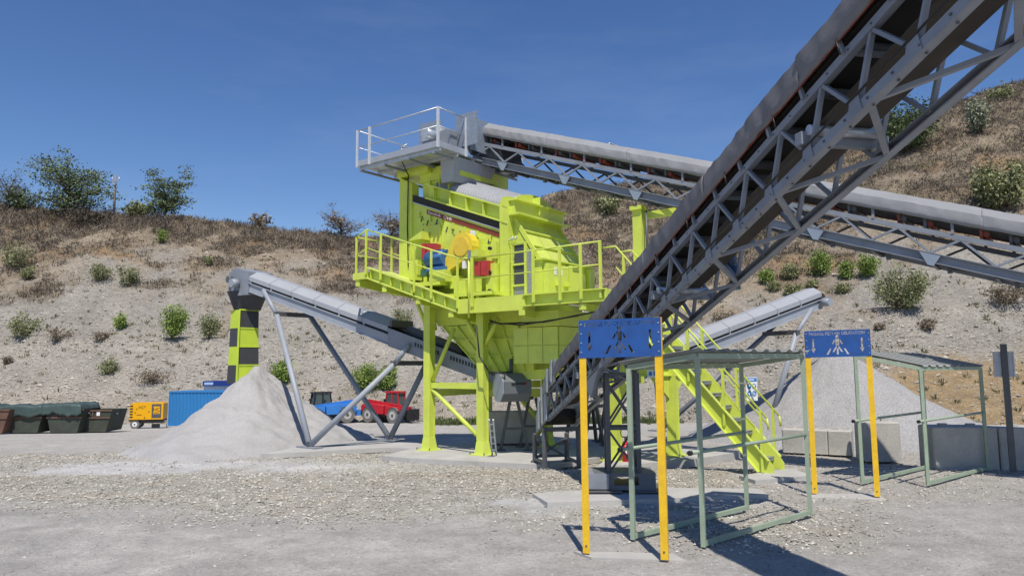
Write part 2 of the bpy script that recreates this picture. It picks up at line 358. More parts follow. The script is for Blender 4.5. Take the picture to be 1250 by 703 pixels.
def hill_pt(px, py):
    i = int(np.argmin(np.abs(hx - px))); 
    for _ in range(3):
        j = int(np.argmin(np.abs(HPY[:NR1 + NR2 + 1, i] - py))); i = int(np.argmin(np.abs(HPX[j] - px)))
    a = HP[j, i]; j2 = min(j + 1, NR1 + NR2)
    t = 0 if abs(HPY[j2, i] - HPY[j, i]) < .05 else max(-1, min(1, (py - HPY[j, i]) / (HPY[j2, i] - HPY[j, i])))
    p = V3(a + (HP[j2, i] - a) * max(0, t)); p.x = at(px, py, p.y).x
    return p
def hill_rand(n, zlo, zhi, plo, phi):
    ii = np.interp(rng.uniform(plo, phi, n), hx, np.arange(len(hx))); zz = rng.uniform(zlo, zhi, n)
    jj = np.where(zz < 1, zz * (NR1 - 1), NR1 - 1 + (zz - 1) * NR2); jj = np.clip(jj, 0, NR1 + NR2 - 1.001)
    i0 = np.clip(ii.astype(int), 0, len(hx) - 2); j0 = jj.astype(int); fi = (ii - i0)[:, None]; fj = (jj - j0)[:, None]
    P = (HP[j0, i0] * (1 - fi) + HP[j0, i0 + 1] * fi) * (1 - fj) + (HP[j0 + 1, i0] * (1 - fi) + HP[j0 + 1, i0 + 1] * fi) * fj
    return P, zz, brush[j0, i0], ora[j0, i0], PXG[j0, i0]
OCT = np.array([(1, 0, 0), (0, 1, 0), (-1, 0, 0), (0, -1, 0), (0, 0, 1), (0, 0, -1)], float)
OCF = np.array([(0, 1, 4), (1, 2, 4), (2, 3, 4), (3, 0, 4), (1, 0, 5), (2, 1, 5), (3, 2, 5), (0, 3, 5)])
def stones(name, P, size, material, flat=.65):
    n = len(P); jit = OCT[None] * (1 + rng.uniform(-.45, .45, (n, 6, 3))) + rng.uniform(-.2, .2, (n, 6, 3))
    jit[..., 2] *= flat; a = rng.uniform(0, 6.28, n); ca, sa = np.cos(a)[:, None], np.sin(a)[:, None]
    q = jit.copy(); q[..., 0] = jit[..., 0] * ca - jit[..., 1] * sa; q[..., 1] = jit[..., 0] * sa + jit[..., 1] * ca
    v = P[:, None] + q * size[:, None, None]
    f = (OCF[None] + (np.arange(n) * 6)[:, None, None]).reshape(-1, 3)
    return soup(name, v.reshape(-1, 3), f, material, kind='stuff')
STONEM = mat('mixed_gravel_stone', (.42, .395, .345), .95, 0, .2, 1.5, island=.5)
STONEG = mat('grey_gravel_stone', (.37, .355, .33), .95, 0, .15, 1.5, island=.42)
STONEH = mat('slope_stone', (.37, .335, .28), .95, 0, .2, .15, island=.3)
# loose gravel on the yard
N = 130000; x = rng.uniform(-14.5, 13, N); y = 9 + 12.5 * rng.uniform(0, 1, N) ** 1.1
ix = np.clip(np.searchsorted(xs, x), 0, len(xs) - 1); iy = np.clip(np.searchsorted(ys, y), 0, len(ys) - 1)
k = (rng.uniform(0, 1, N) < coarse[iy, ix] * (1 - .9 * dust[iy, ix])); x, y = x[k], y[k]
z = Pg[iy[k], ix[k], 2] + .008
sz = np.exp(rng.normal(math.log(.0135), .40, len(x))).clip(.006, .032)
tag(stones('loose_gravel', np.stack([x, y, z], 1), sz, STONEM), 'loose beige and brown gravel on the yard', 'gravel')
N = 9000; x = rng.uniform(-7, 8, N); y = rng.uniform(5.5, 14, N)
ix = np.clip(np.searchsorted(xs, x), 0, len(xs) - 1); iy = np.clip(np.searchsorted(ys, y), 0, len(ys) - 1)
k = rng.uniform(0, 1, N) > coarse[iy, ix]; x, y = x[k], y[k]; z = Pg[iy[k], ix[k], 2] + .003
tag(stones('scattered_grit', np.stack([x, y, z], 1), np.exp(rng.normal(math.log(.008), .4, len(x))), STONEG), 'sparse grey grit on the rolled foreground yard', 'grit')
P, zz, br, orr, pp = hill_rand(95000, .02, 1.75, -150, 1400)
k = (rng.uniform(0, 1, len(P)) > br * .8) & ~((pp > 1065) & (zz < .58) & (rng.uniform(0, 1, len(P)) < .75))
tag(stones('slope_stones', P[k], np.exp(rng.normal(math.log(.058), .48, k.sum())).clip(.025, .34), STONEH), 'beige stones lying all over the quarry slope', 'stones')
# dry brush on the upper slopes
def tufts(name, P, h, wd, nb, material, spread):
    n = len(P); a = rng.uniform(0, 6.28, (n, nb)); r = spread * rng.uniform(.1, 1, (n, nb)) * h[:, None]
    base = P[:, None] + np.stack([np.cos(a) * r * .5, np.sin(a) * r * .5, np.full_like(a, -.05)], -1)
    tip = base + np.stack([np.cos(a) * r, np.sin(a) * r, h[:, None] * rng.uniform(.5, 1.1, (n, nb))], -1)
    b = rng.uniform(0, 6.28, (n, nb)); sd = np.stack([np.cos(b), np.sin(b), np.zeros_like(b)], -1) * wd
    mid = (base + tip) / 2
    v = np.stack([base, mid + sd, tip, mid - sd], 2).reshape(-1, 3)
    return soup(name, v, np.arange(len(v)).reshape(-1, 4), material, kind='stuff')
DRYG = mat('dry_brown_brush', (.215, .178, .138), .9, 0, .4, .12, island=.35); STRAW = mat('dry_straw_grass', (.36, .29, .18), .9, 0, .2, .3, island=.35); WEED = mat('olive_weed', (.16, .155, .08), .9, 0, .3, .3, island=.4)
P, zz, br, orr, pp = hill_rand(60000, 1.15, 2.0, -150, 1420)
k = rng.uniform(0, 1, len(P)) < br * (1 - .75 * orr)
tag(tufts('dry_brush', P[k], rng.uniform(.25, .6, k.sum()) * (1 + .5 * (zz[k] > 1.8)), .045, 8, DRYG, 1.3), 'brown dry brush covering the upper hillside', 'dry brush')
P, zz, br, orr, pp = hill_rand(9000, 1.2, 2.0, -150, 1420); k = rng.uniform(0, 1, len(P)) < br * .5
tag(tufts('straw_grass', P[k], rng.uniform(.4, .9, k.sum()), .03, 7, STRAW, .4), 'pale straw grass among the brown brush on the hill', 'dry grass')
P, zz, br, orr, pp = hill_rand(5200, .05, 1.8, -150, 1420); k = (rng.uniform(0, 1, len(P)) < .25 + .75 * (np.abs(zz - 1.04) < .05))
tag(tufts('slope_weeds', P[k], rng.uniform(.15, .55, k.sum()), .05, 9, WEED, .8), 'small olive weeds dotted over the gravel slope', 'weeds')

# ------------------------------------------------------------------ vegetation
def leaves(C, size, asp=.55):
    n = len(C); d = rng.normal(size=(n, 3)); d /= np.linalg.norm(d, axis=1)[:, None]
    e = np.cross(d, rng.normal(size=(n, 3))); e /= np.linalg.norm(e, axis=1)[:, None] + 1e-9
    s = size * rng.uniform(.6, 1.4, n)[:, None]
    v = np.stack([C - d * s, C + e * s * asp, C + d * s, C - e * s * asp], 1).reshape(-1, 3)
    return v, np.arange(n * 4).reshape(-1, 4)
def bush(base, wd, h, n, leaf, material, label, cat='bush', group=None, name='bush', stems=9, wood=BARK, upright=.0, sparse=False):
    base = V3(base); t = thing(name, label, cat, base, group); m = MB(); C = []
    for k in range(stems):
        a = random.uniform(0, 6.28); rr = wd / 2 * math.sqrt(random.uniform(.02, 1)) * (.85 - .3 * upright); hh = h * random.uniform(.6, 1) * (1 - .45 * (rr / (wd / 2)) ** 2)
        tip = base + V3((math.cos(a) * rr, math.sin(a) * rr, hh)); mid = base.lerp(tip, .5) + V3((math.cos(a) * rr * .15, math.sin(a) * rr * .15, -.05 * h))
        m.tube(base - ZZ * .1, mid, .018 * h + .01, 5, .012 * h + .006); m.tube(mid, tip, .012 * h + .006, 5, .006)
        q = int(n / stems * random.uniform(.6, 1.4)); f = rng.uniform(.12, 1.05, q) ** .7
        pts = np.where(f[:, None] < .5, np.array(base)[None] + (np.array(mid - base))[None] * (f * 2)[:, None], np.array(mid)[None] + (np.array(tip - mid))[None] * (f * 2 - 1)[:, None])
        sp = wd * .5 / math.sqrt(stems) * 1.15; pts = pts + rng.normal(size=(q, 3)) * np.array((sp, sp, sp * .7)) * .62
        C.append(pts)
    C = np.concatenate(C); C[:, 2] = np.maximum(C[:, 2], base.z - .05)
    m.build('stem', wood, t); v, f = leaves(C, leaf); soup('foliage', v, f, material, t)
    return t
def tree(base, h, wd, n, leaf, material, label, name='acacia_tree', group=None, trunk=.22, limbs=14, bare=False, lean=0):
    base = V3(base); t = thing(name, label, 'tree', base, group); m = MB(); C = []
    top = base + V3((lean, 0, h * .55)); m.tube(base - ZZ * .3, base.lerp(top, .4), trunk, 8, trunk * .75); m.tube(base.lerp(top, .4), top, trunk * .75, 8, trunk * .35)
    m.build('trunk', BARK, t); m2 = MB()
    for k in range(limbs):
        f = random.uniform(.12, 1); o = base.lerp(top, f); a = k * 2.4 + random.uniform(-.4, .4)
        reach = wd / 2 * random.uniform(.55, 1.0) * (1.0 - .35 * abs(f - .45)); rise = h * random.uniform(.08, .46) * (.5 + .8 * f)
        tip = o + V3((math.cos(a) * reach, math.sin(a) * reach, rise)); tip.z = min(tip.z, base.z + h)
        mid = o.lerp(tip, .5) + ZZ * (.08 * rise); r0 = trunk * .42 * (1 - .4 * f)
        m2.tube(o, mid, r0, 6, r0 * .6); m2.tube(mid, tip, r0 * .6, 6, .015)
        for s in range(7):
            g = random.uniform(.25, 1.0); oo = o.lerp(mid, g * 2) if g < .5 else mid.lerp(tip, g * 2 - 1)
            tw = oo + V3((random.gauss(0, 1), random.gauss(0, 1), random.gauss(.35, .6))) * wd * .11
            m2.tube(oo, tw, .03 if not bare else .035, 4, .01, False)
            q = int(n / limbs / 7); cl = np.array(tw)[None] + rng.normal(size=(q, 3)) * np.array((wd * .075, wd * .075, h * .028)); C.append(cl)
            if bare:
                for _ in range(5): m2.tube(tw, tw + V3((random.gauss(0, 1), random.gauss(0, 1), random.gauss(.6, .6))) * wd * .09, .015, 3, .006, False)
    m2.build('limbs', BARK if not bare else TWIG, t)
    if n: v, f = leaves(np.concatenate(C), leaf); soup('crown', v, f, material, t)
    return t
def hb(px, py, wpx, hpx, n, leaf, material, label, **k):
    p = hill_pt(px, py); q = p.y / FPX
    return bush(p, wpx * q, hpx * q, n, leaf, material, label, **k)
def ht(px, py, wpx, hpx, n, leaf, material, label, **k):
    p = hill_pt(px, py); q = p.y / FPX
    return tree(p, hpx * q, wpx * q, n, leaf, material, label, **k)
ht(82, 261, 98, 72, 6200, .17, LEAF, 'large spreading tree on the left hilltop, biggest of all', trunk=.35, limbs=26)
ht(201, 266, 56, 56, 4600, .16, LEAF, 'smaller green tree on the hilltop right of the utility pole', limbs=18)
ht(10, 256, 46, 50, 260, .15, LEAFD, 'thin half-bare tree at the left edge of the hilltop', bare=True, limbs=16, name='bare_tree')
ht(416, 290, 52, 34, 300, .2, DRY, 'grey leafless tree on the ridge left of the lime plant', bare=True, limbs=18, name='bare_tree')
ht(478, 288, 46, 34, 300, .2, DRY, 'grey leafless tree on the ridge behind the lime guard rail', bare=True, limbs=18, name='bare_tree')
hb(28, 256, 40, 26, 1300, .15, LEAFD, 'dark green bush at the foot of the left hilltop trees', stems=12)
hb(105, 274, 60, 17, 1800, .17, mat('shaded_thicket', (.075, .062, .045), .9, 0, .3, .5, island=.4), 'low dark brown thicket below the big hilltop tree', stems=16)  # brown brush with its shadow worked into the dark leaf colour
hb(165, 262, 44, 16, 900, .24, LEAFO, 'olive scrub between the utility pole and the smaller hilltop tree', stems=12)
hb(318, 276, 30, 16, 400, .2, DRY, 'dry scrub on the bare stretch of the left ridge', stems=12, wood=TWIG)
hb(1105, 186, 96, 66, 7000, .19, LEAFD, 'round green bush seen through the big overhead conveyor truss', stems=20)
hb(1196, 164, 34, 50, 2600, .16, LEAFW, 'silvery flowering shrub on the right hill by the skyline', stems=10, upright=.6)
hb(1222, 122, 36, 18, 500, .22, LEAFO, 'olive bush on the skyline at upper right', stems=10)
hb(1228, 258, 70, 62, 6000, .19, LEAFO, 'big olive green shrub at the right edge above the feed conveyor', stems=18)
hb(740, 262, 34, 26, 800, .22, LEAFO, 'grey-green scrub on the hill under the feed conveyor', stems=10)
for i, a in enumerate([
    (18, 328, 44, 34, 900, LEAFO, 'pale olive shrub on the slope at the left edge'),
    (36, 341, 22, 16, 400, LEAFO, 'yellowish low shrub on the slope just right of the left-edge shrub'),
    (122, 342, 26, 22, 600, LEAFO, 'olive bush on the upper slope, left one of a close pair'),
    (154, 350, 26, 32, 700, LEAFO, 'taller olive bush on the upper slope, right one of a close pair'),
    (198, 298, 16, 20, 350, LEAFY, 'yellow-green shrub below the smaller hilltop tree'),
    (254, 325, 12, 14, 220, LEAFO, 'tiny green shrub on the tan slope above the left conveyor'),
    (30, 411, 36, 30, 700, LEAFO, 'grey-olive shrub on the slope ledge, far left'),
    (72, 415, 28, 16, 350, DRY, 'dry brown shrub on the ledge right of the grey-olive one'),
    (147, 403, 18, 20, 450, LEAFY, 'small fresh green bush above the ledge'),
    (122, 416, 18, 14, 250, DRY, 'small dry shrub on the ledge left of the fresh green bushes'),
    (210, 414, 36, 46, 1500, LEAFY, 'bright green bush on the ledge left of the checkered chute'),
    (254, 416, 34, 32, 900, LEAFO, 'grey-green bush between the bright one and the checkered chute'),
    (132, 458, 24, 20, 500, LEAFO, 'dark olive bush low on the gravel slope above the generator'),
    (9, 444, 12, 10, 160, DRY, 'dry tuft low on the slope above the skips'),
    (186, 466, 50, 14, 420, DRY, 'straggly dry weeds low on the slope above the blue container'),
    (345, 468, 34, 30, 1000, LEAFY, 'green bush behind the right flank of the pale pile'),
    (448, 478, 36, 40, 1300, LEAFY, 'green bush behind the telehandlers, the left one of two'),
    (474, 477, 26, 36, 900, LEAFY, 'green bush behind the telehandlers, the right one of two'),
    (490, 402, 30, 26, 550, LEAFO, 'olive bush on the slope just left of the lime columns'),
    (1100, 379, 66, 60, 2800, LEAFO, 'widest pale green bush on the slope under the feed conveyor'),
    (1003, 338, 32, 32, 1000, LEAFY, 'rounded green bush on the slope below the feed conveyor, left of the slim one'),
    (1058, 340, 28, 30, 1000, LEAFY, 'dense green bush directly left of the widest pale bush'),
    (1033, 342, 20, 26, 500, LEAFY, 'slim green bush between the rounded and the dense one'),
    (968, 342, 26, 22, 600, LEAFO, 'light olive bush left of the rounded green one'),
    (936, 346, 20, 20, 500, LEAFY, 'small bright bush nearest the overhead conveyor truss'),
    (944, 355, 20, 14, 320, LEAFO, 'low olive bush right below the small bright one'),
    (967, 362, 24, 18, 420, LEAFO, 'low pale bush under the light olive one'),
    (992, 352, 18, 14, 300, LEAFO, 'low bush right under the rounded green one'),
    (1030, 358, 22, 14, 320, LEAFO, 'low sprawling bush under the slim green one'),
    (1230, 370, 60, 26, 700, DRY, 'wide dry shrub on the slope at the right edge'),
    (1130, 402, 26, 14, 300, DRY, 'dry brown shrub on the slope above the second blue sign'),
    (1073, 402, 14, 8, 160, DRY, 'small dry clump on the slope left of the dry brown shrub'),
    (900, 302, 44, 30, 700, LEAFY, 'green shrub on the slope half hidden by the overhead conveyor'),
    (884, 392, 40, 10, 300, DRY, 'low dry weeds on the slope behind the lime stair'),
]): hb(a[0], a[1], a[2], a[3], int(a[4] * 2.2), .095, a[5], a[6], group='shrubs growing on the quarry slope', stems=9 if a[2] < 40 else 16, wood=TWIG if a[5] is DRY else BARK)
def _grass_strip():
    x = rng.uniform(-6, 12, 700); y = 53 + rng.normal(0, .8, 700); P = np.stack([x, y, [ground(0, b) for b in y]], 1)
    tag(tufts('foot_weeds', P, rng.uniform(.2, .7, 700), .05, 8, mat('green_weed', (.09, .12, .04), .9, 0, .3, 1, island=.4), .6), 'green weeds along the foot of the slope behind the plant', 'weeds')
_grass_strip()
def scrub(name, n, lo, hi, plo, phi, material, label, size, leaf):
    P, zz, br, orr, pp = hill_rand(n * 3, lo, hi, plo, phi); k = np.where(rng.uniform(0, 1, len(P)) < br * (1 - .7 * orr))[0][:n]; P = P[k]; C = []
    for p in P:
        s = size * rng.uniform(.5, 1.5); q = 60; d = rng.normal(size=(q, 3)) * np.array((s, s, s * .42)); d[:, 2] = np.abs(d[:, 2]); C.append(p[None] + d)
    v, f = leaves(np.concatenate(C), leaf, .22); tag(soup(name, v, f, material, kind='stuff'), label, 'scrub')
scrub('grey_scrub', 520, 1.25, 2.0, -150, 1420, mat('grey_brown_scrub', (.21, .175, .14), .9, 0, .3, .15, island=.3), 'grey-brown leafless scrub over the upper hillside', .7, .17)
scrub('olive_scrub', 170, 1.3, 2.0, 620, 1420, mat('olive_scrub_leaf', (.15, .155, .085), .9, 0, .3, .15, island=.4), 'olive scrub patches on the right hillside', .8, .16)

# ------------------------------------------------------------------ stone piles
def pile(name, centre, h, rfun, material, label, rough, rows=70, seg=200, top=.04):
    c = V3(centre); v = []; f = []
    for k in range(rows + 1):
        q = k / rows
        for s in range(seg):
            a = 2 * math.pi * s / seg; r = rfun(a) * (top + (1 - top) * q)
            zz = h * (.74 * (1 - q) + .26 * (1 - q) ** 3) - .12 * q
            if k == 0: zz = h * 1.0
            x, y = math.cos(a) * r, math.sin(a) * r
            w_ = min(1, k / 4) * (1 if k < rows else 0)
            nn = fn((c.x + x) * .9, (c.y + y) * .9, 1, 3) * rough * 2 + fn(math.cos(a) * 6, math.sin(a) * 6, q * 4, 3) * rough * .8 * min(1, q * 3) + fn((c.x + x) * 5, (c.y + y) * 5, 2, 2) * rough * .5
            v.append((c.x + x, c.y + y, c.z + zz + nn * w_))
    for k in range(rows):
        for s in range(seg):
            s2 = (s + 1) % seg; f.append((k * seg + s, (k + 1) * seg + s, (k + 1) * seg + s2, k * seg + s2))
    root = thing(name, label, 'gravel pile', c)
    o = soup('heap', v, f, material, root); o.data.polygons.foreach_set('use_smooth', np.ones(len(f), bool))
    return root
pc = at(316, 444, 25.0)
def r_left(a):
    front = max(0, -math.sin(a)); return 3.72 + .18 * math.cos(a) + 2.3 * front ** 4 + .12 * math.sin(3 * a + 1)
pl_ = pile('gravel_pile', (pc.x, pc.y, -.24), 2.54, r_left, PILE, 'pale grey cone of crushed stone under the checkered chute', .075)
pr = at(1022, 424, 25.0)
pile('gravel_pile', (pr.x, pr.y, -.3), pr.z + .3, lambda a: 5.6 + .15 * math.sin(4 * a), CHIP, 'grey cone of chippings behind the concrete block wall', .045)
# crumbs lying on the cones
for cc_, h_, rf_, n_, mm_, nm_, lb_, zb0 in ((pc, 2.54, r_left, 5200, PILE, 'cone_crumbs', 'pale crumbs lying on the left stone cone', -.24), (pr, pr.z + .3, lambda a: 5.6, 4200, CHIP, 'chipping_crumbs', 'grey chips lying on the right stone cone', -.3)):
    a = rng.uniform(3.0, 6.4, n_); q = rng.uniform(0.02, 1, n_) ** .6; rr = np.array([rf_(x_) for x_ in a]) * (.04 + .96 * q)
    zc_ = zb0 + h_ * (.74 * (1 - q) + .26 * (1 - q) ** 3) - h_ * .06 * np.sin(q * np.pi) - .12 * q + .01
    P = np.stack([cc_.x + np.cos(a) * rr, cc_.y + np.sin(a) * rr, zc_], 1)
    tag(stones(nm_, P, np.exp(rng.normal(math.log(.016), .5, n_)).clip(.006, .06), mm_), lb_, 'crumbs')
# spilled stones at the foot of the left pile
n = 160; a = rng.uniform(3.4, 5.9, n); rr = np.array([r_left(q) for q in a]) * rng.uniform(.8, 1.15, n)
P = np.stack([pc.x + np.cos(a) * rr, pc.y + np.sin(a) * rr, np.full(n, -.18)], 1)
tag(stones('spilled_stones', P, np.exp(rng.normal(math.log(.02), .45, n)).clip(.008, .06), PILE), 'spilled lumps round the foot of the pale pile', 'stones')

# ------------------------------------------------------------------ concrete
def pad(pix, label, z=.1, material=CONC, grp='concrete foundation pads'):
    pts = [onz(x, y, z) for x, y in pix]; m_ = MB()
    if (pts[1] - pts[0]).cross(pts[2] - pts[1]).z < 0: pts.reverse()
    lo = [V3((p.x, p.y, -.2)) for p in pts]; m_.hexa(lo, pts)
    o = m_.build('concrete_pad', material); o['kind'] = 'structure'; o['label'] = label; return o
pad([(466, 556), (500, 559), (668, 567), (766, 553), (738, 536), (560, 533)], 'pale concrete pad under the lime columns', -.07)
pad([(728, 570), (842, 561), (905, 551), (812, 541), (752, 548)], 'concrete pad under the right lime columns', -.02)
pad([(650, 602), (668, 613), (840, 607), (938, 603), (925, 596), (760, 594)], 'low concrete slab under the lattice tower', .045)
pad([(318, 554), (362, 552), (470, 546), (524, 548), (532, 541), (440, 538), (372, 544)], 'concrete pad under the left conveyor legs', -.07)
pad([(902, 580), (922, 586), (992, 580), (966, 571)], 'concrete pad at the foot of the lime stair', .05)
pad([(700, 672), (722, 680), (838, 684), (822, 675)], 'thin concrete footing under the front blue gate', -.018, mat('dusty_footing', (.41, .40, .38), .95, 0, .1, 2))
pad([(978, 602), (990, 607), (1084, 610), (1070, 602)], 'thin concrete footing under the rear blue gate', -.018, bpy.data.materials['dusty_footing'])
def block(p0, p1, dep, h, label, z0=0, cracked=0):
    p0, p1 = V3(p0), V3(p1); x = (p1 - p0); x.z = 0; L = x.length; x.normalize(); y = V3((-x.y, x.x, 0))
    t = thing('concrete_block', label, 'concrete block', (p0 + p1) / 2, 'concrete blocks of the retaining walls'); b = .025
    m_ = MB(); pr_ = [(b, 0), (L - b, 0), (L, b), (L, dep - b), (L - b, dep), (b, dep), (0, dep - b), (0, b)]
    lo = [p0 + x * q + y * r + ZZ * (z0 - .15) for q, r in pr_]; hi = [v + ZZ * (h - b + .15) for v in lo]; m_.hexa(lo, hi)
    c_ = sum((V3(v) for v in hi), V3()) / 8; m_.hexa(hi, [c_ + (v - c_) * (1 - b / max(L, dep) * 2) + ZZ * b for v in hi])
    m_.build('block_body', CONCD, t)
    for q in (.28, .72):
        o = p0 + x * L * q + y * dep * .5 + ZZ * (z0 + h + .02)
        MB().box(o, x * .08, y * .06, ZZ * .035).build('stud', CONCD, t)
    return t
block(onz(1040, 551), onz(1058, 556), 0.0001 + .8, .8, 'x') if 0 else None
bc = onz(1056, 555.5); bx = V3((.985, -.17, 0)).normalized()
block(bc, bc + bx * .84, .8, .80, 'single concrete block standing beside the rear yellow gate')
wa, wb = onz(1141, 571), onz(1222, 572); wx = (wb - wa); wx.z = 0; wl = wx.length; wx.normalize()
block(wa, wa + wx * (wl - .01), .8, .86, 'long concrete block with a shadow on it behind the right shelter')
block(wa + wx * (wl + .02), wa + wx * (wl + 1.7), .8, .85, 'concrete block at the right edge beside the grey sign post')
p = onz(1158, 517, -.05)
block(at(1160, 527, 22.5), at(1160, 527, 22.5) + V3((2.2, -.3, 0)), .8, .85, 'concrete block behind the right shelter, at the foot of the brown slope', -.45) if 0 else None
L0 = onz(955, 545); L1 = onz(1040, 549)
dx = (L1 - L0) / 3
for i, s in enumerate(('leftmost', 'middle', 'rightmost')):
    block(L0 + dx * i, L0 + dx * (i + .985), .7, .48, s + ' concrete block of the low wall before the chippings pile')

# ------------------------------------------------------------------ railings
def railing(root, pts, material, posts, h=1.05, r=.022, pw=.05, knee=.5, toe=0.0, plate=True):
    pts = [V3(p) for p in pts]
    MB().path([p + ZZ * h for p in pts], r, 8).build('handrail', material, root)
    MB().path([p + ZZ * (h * knee) for p in pts], r * .8, 8).build('knee_rail', material, root)
    for p in posts: bar('railing_post', V3(p) - ZZ * .22, V3(p) + ZZ * (h - .005), pw, material, root, pw * .9, UU)
    if toe:
        for a, b in zip(pts, pts[1:]): bar('toe_board', a + ZZ * toe / 2, b + ZZ * toe / 2, .012, material, root, toe)

# ------------------------------------------------------------------ the lime screening plant
SP = thing('screening_plant', 'lime green screening plant on tall columns with guarded walkways', 'screening plant', M(0, 0, 0))
def zin(s): return 3.99 - .334 * (s + .51)          # inclined walkway deck line
def column(s, t, z0, z1, wd=.235, base=True, root=SP, fl=.045):
    c0, c1 = M(s, t, z0), M(s, t, z1); m_ = MB(); h = wd / 2; th = .03
    m_.box((c0 + c1) / 2 - UU * (h - th / 2), VV * h, UU * th / 2, ZZ * (z1 - z0) / 2)
    m_.box((c0 + c1) / 2 + UU * (h - th / 2), VV * h, UU * th / 2, ZZ * (z1 - z0) / 2)
    m_.box((c0 + c1) / 2, VV * h * .86, UU * (h - th - .001), ZZ * (z1 - z0) / 2)
    o = m_.build('column', LIME, root)
    if base:
        m2 = MB(); g_ = fl
        a = [M(s + i * (h + g_), t + j * (h + g_), z0 + .02) for i, j in ((-1, -1), (1, -1), (1, 1), (-1, 1))]
        b_ = [M(s + i * (h + .004), t + j * (h + .004), z0 + .34) for i, j in ((-1, -1), (1, -1), (1, 1), (-1, 1))]
        m2.hexa(a, b_); m2.build('base_flare', LIME, o)
        MB().box(M(s, t, z0), VV * (h + .16), UU * (h + .16), ZZ * .02).build('base_plate', LIME, o)
        m3 = MB()
        for i in (-1, 1):
            for j in (-1, 1): m3.tube(M(s + i * (h + .12), t + j * (h + .12), z0), M(s + i * (h + .12), t + j * (h + .12), z0 + .08), .018, 6)
        m3.build('anchor_bolt', STEELD, o)
    return o
sA, tA = (mt(524, 480, .64) - KK).dot(VV), .64; sB, tB = (mt(589, 480, .64) - KK).dot(VV), .64
column(sA, tA, -.07, 4.2); column(sB, tB, -.07, 3.7)
column(sA + .1, 3.1, -.07, 4.2); column(sB + .4, 3.1, -.07, 3.7)
pD, pE = onz(752, 561, -.02), onz(823, 555.5, -.02)
def stm(p): q = V3(p) - KK; return q.dot(VV), q.dot(UU)
sD, tD = stm(pD); sE, tE = stm(pE)
column(sD, tD, -.02, 2.3, .24); column(sE, tE, -.02, 2.3, .24)
pDt, pEt = M(sD, tD, 2.12), M(sE, tE, 2.12); de = (pEt - pDt).normalized()
MB().chan(pDt - de * .5, pEt + de * .4, .1, .32, .025, de.cross(ZZ)).build('portal_beam', LIME, SP)
for p, sgn in ((pDt, 1), (pEt, -1)):
    m_ = MB(); a = p + de * sgn * .13; nrm = de.cross(ZZ)
    m_.prism([a - ZZ * .16 - nrm * .05, a + de * sgn * .55 - ZZ * .16 - nrm * .05, a - ZZ * .72 - nrm * .05], nrm * .1); m_.build('knee_plate', LIME, SP)
for p, sgn in ((pEt, 1), (pDt, -1)):
    m_ = MB(); a = p + de * sgn * .13; nrm = de.cross(ZZ)
    m_.prism([a - ZZ * .17 - nrm * .04, a + de * sgn * .3 - ZZ * .17 - nrm * .04, a - ZZ * .55 - nrm * .04], nrm * .08); m_.build('knee_plate', LIME, SP)
sF, tF = (sD + sE) / 2, (tD + tE) / 2
column(sF, tF, 2.29, 6.15, .25, base=False)
MB().box(M(sF, tF, 6.2), VV * .16, UU * .2, ZZ * .05).build('saddle_plate', LIME, SP)
MB().box(M(sF + .7, tF + .1, 6.02), VV * .75, UU * .06, ZZ * .09).build('saddle_beam', LIME, SP)
MB().path([M(sF + .25, tF - .1, 6.1), M(sF + .25, tF - .1, 4.6), M(sF + .25, tF - .1, 2.4)], .03, 6).build('cable', STEELD, SP)
# braces between the columns
def br(px0, py0, px1, py1, t, r=.055, name='brace_tube'): return MB().tube(mt(px0, py0, t), mt(px1, py1, t), r, 10).build(name, LIME, SP)
tm = (tA + tB) / 2
def ct(s): return tA + (tB - tA) * (s - sA) / (sB - sA)
zr = 1.72
MB().bar(M(sA + .13, ct(sA), zr), M(sB - .13, ct(sB), zr), .12, .16, UU).build('tie_beam', LIME, SP)
MB().bar(M(sA + .2, 3.1, 1.45), M(sB + .3, 3.1, 1.45), .14, .26, UU).build('tie_beam', LIME, SP)
MB().bar(M(sA, tA + .14, 1.5), M(sA, 3.0, 1.5), .12, .2, VV).build('tie_beam', LIME, SP)
MB().bar(M(sB, tB + .14, 1.72), M(sB + .2, 3.0, 1.72), .12, .2, VV).build('tie_beam', LIME, SP)
MB().tube(M(sA + .12, ct(sA), 1.6), M(sB - .1, ct(sB), .36), .06, 10).build('brace_tube', LIME, SP)
MB().tube(M(sA + .12, ct(sA), 1.85), M(sA + .85, ct(sA) + .1, 3.3), .06, 10).build('brace_tube', LIME, SP)
MB().tube(M(sA - .1, tA, 3.35), M(sA - .75, tA, 4.55), .06, 10).build('brace_tube', LIME, SP)
MB().tube(M(sA - .05, tA + .3, 3.3), M(sA - .5, tA + .5, 4.4), .06, 10).build('brace_tube', LIME, SP)
MB().tube(M(sB - .1, tB, 2.85), M(sB - .72, tB, 3.75), .065, 10).build('brace_tube', LIME, SP)
MB().tube(M(sB + .1, tB, 2.8), M(sB + .55, tB, 3.5), .065, 10).build('brace_tube', LIME, SP)
MB().tube(M(sB + .5, 3.1, .3), M(sB - .6, 3.0, 1.4), .07, 10).build('brace_tube', LIME, SP)
MB().tube(M(sB + .2, 2.9, .3), M(sB + 1.3, 3.0, 1.9), .07, 10).build('brace_tube', LIME, SP)
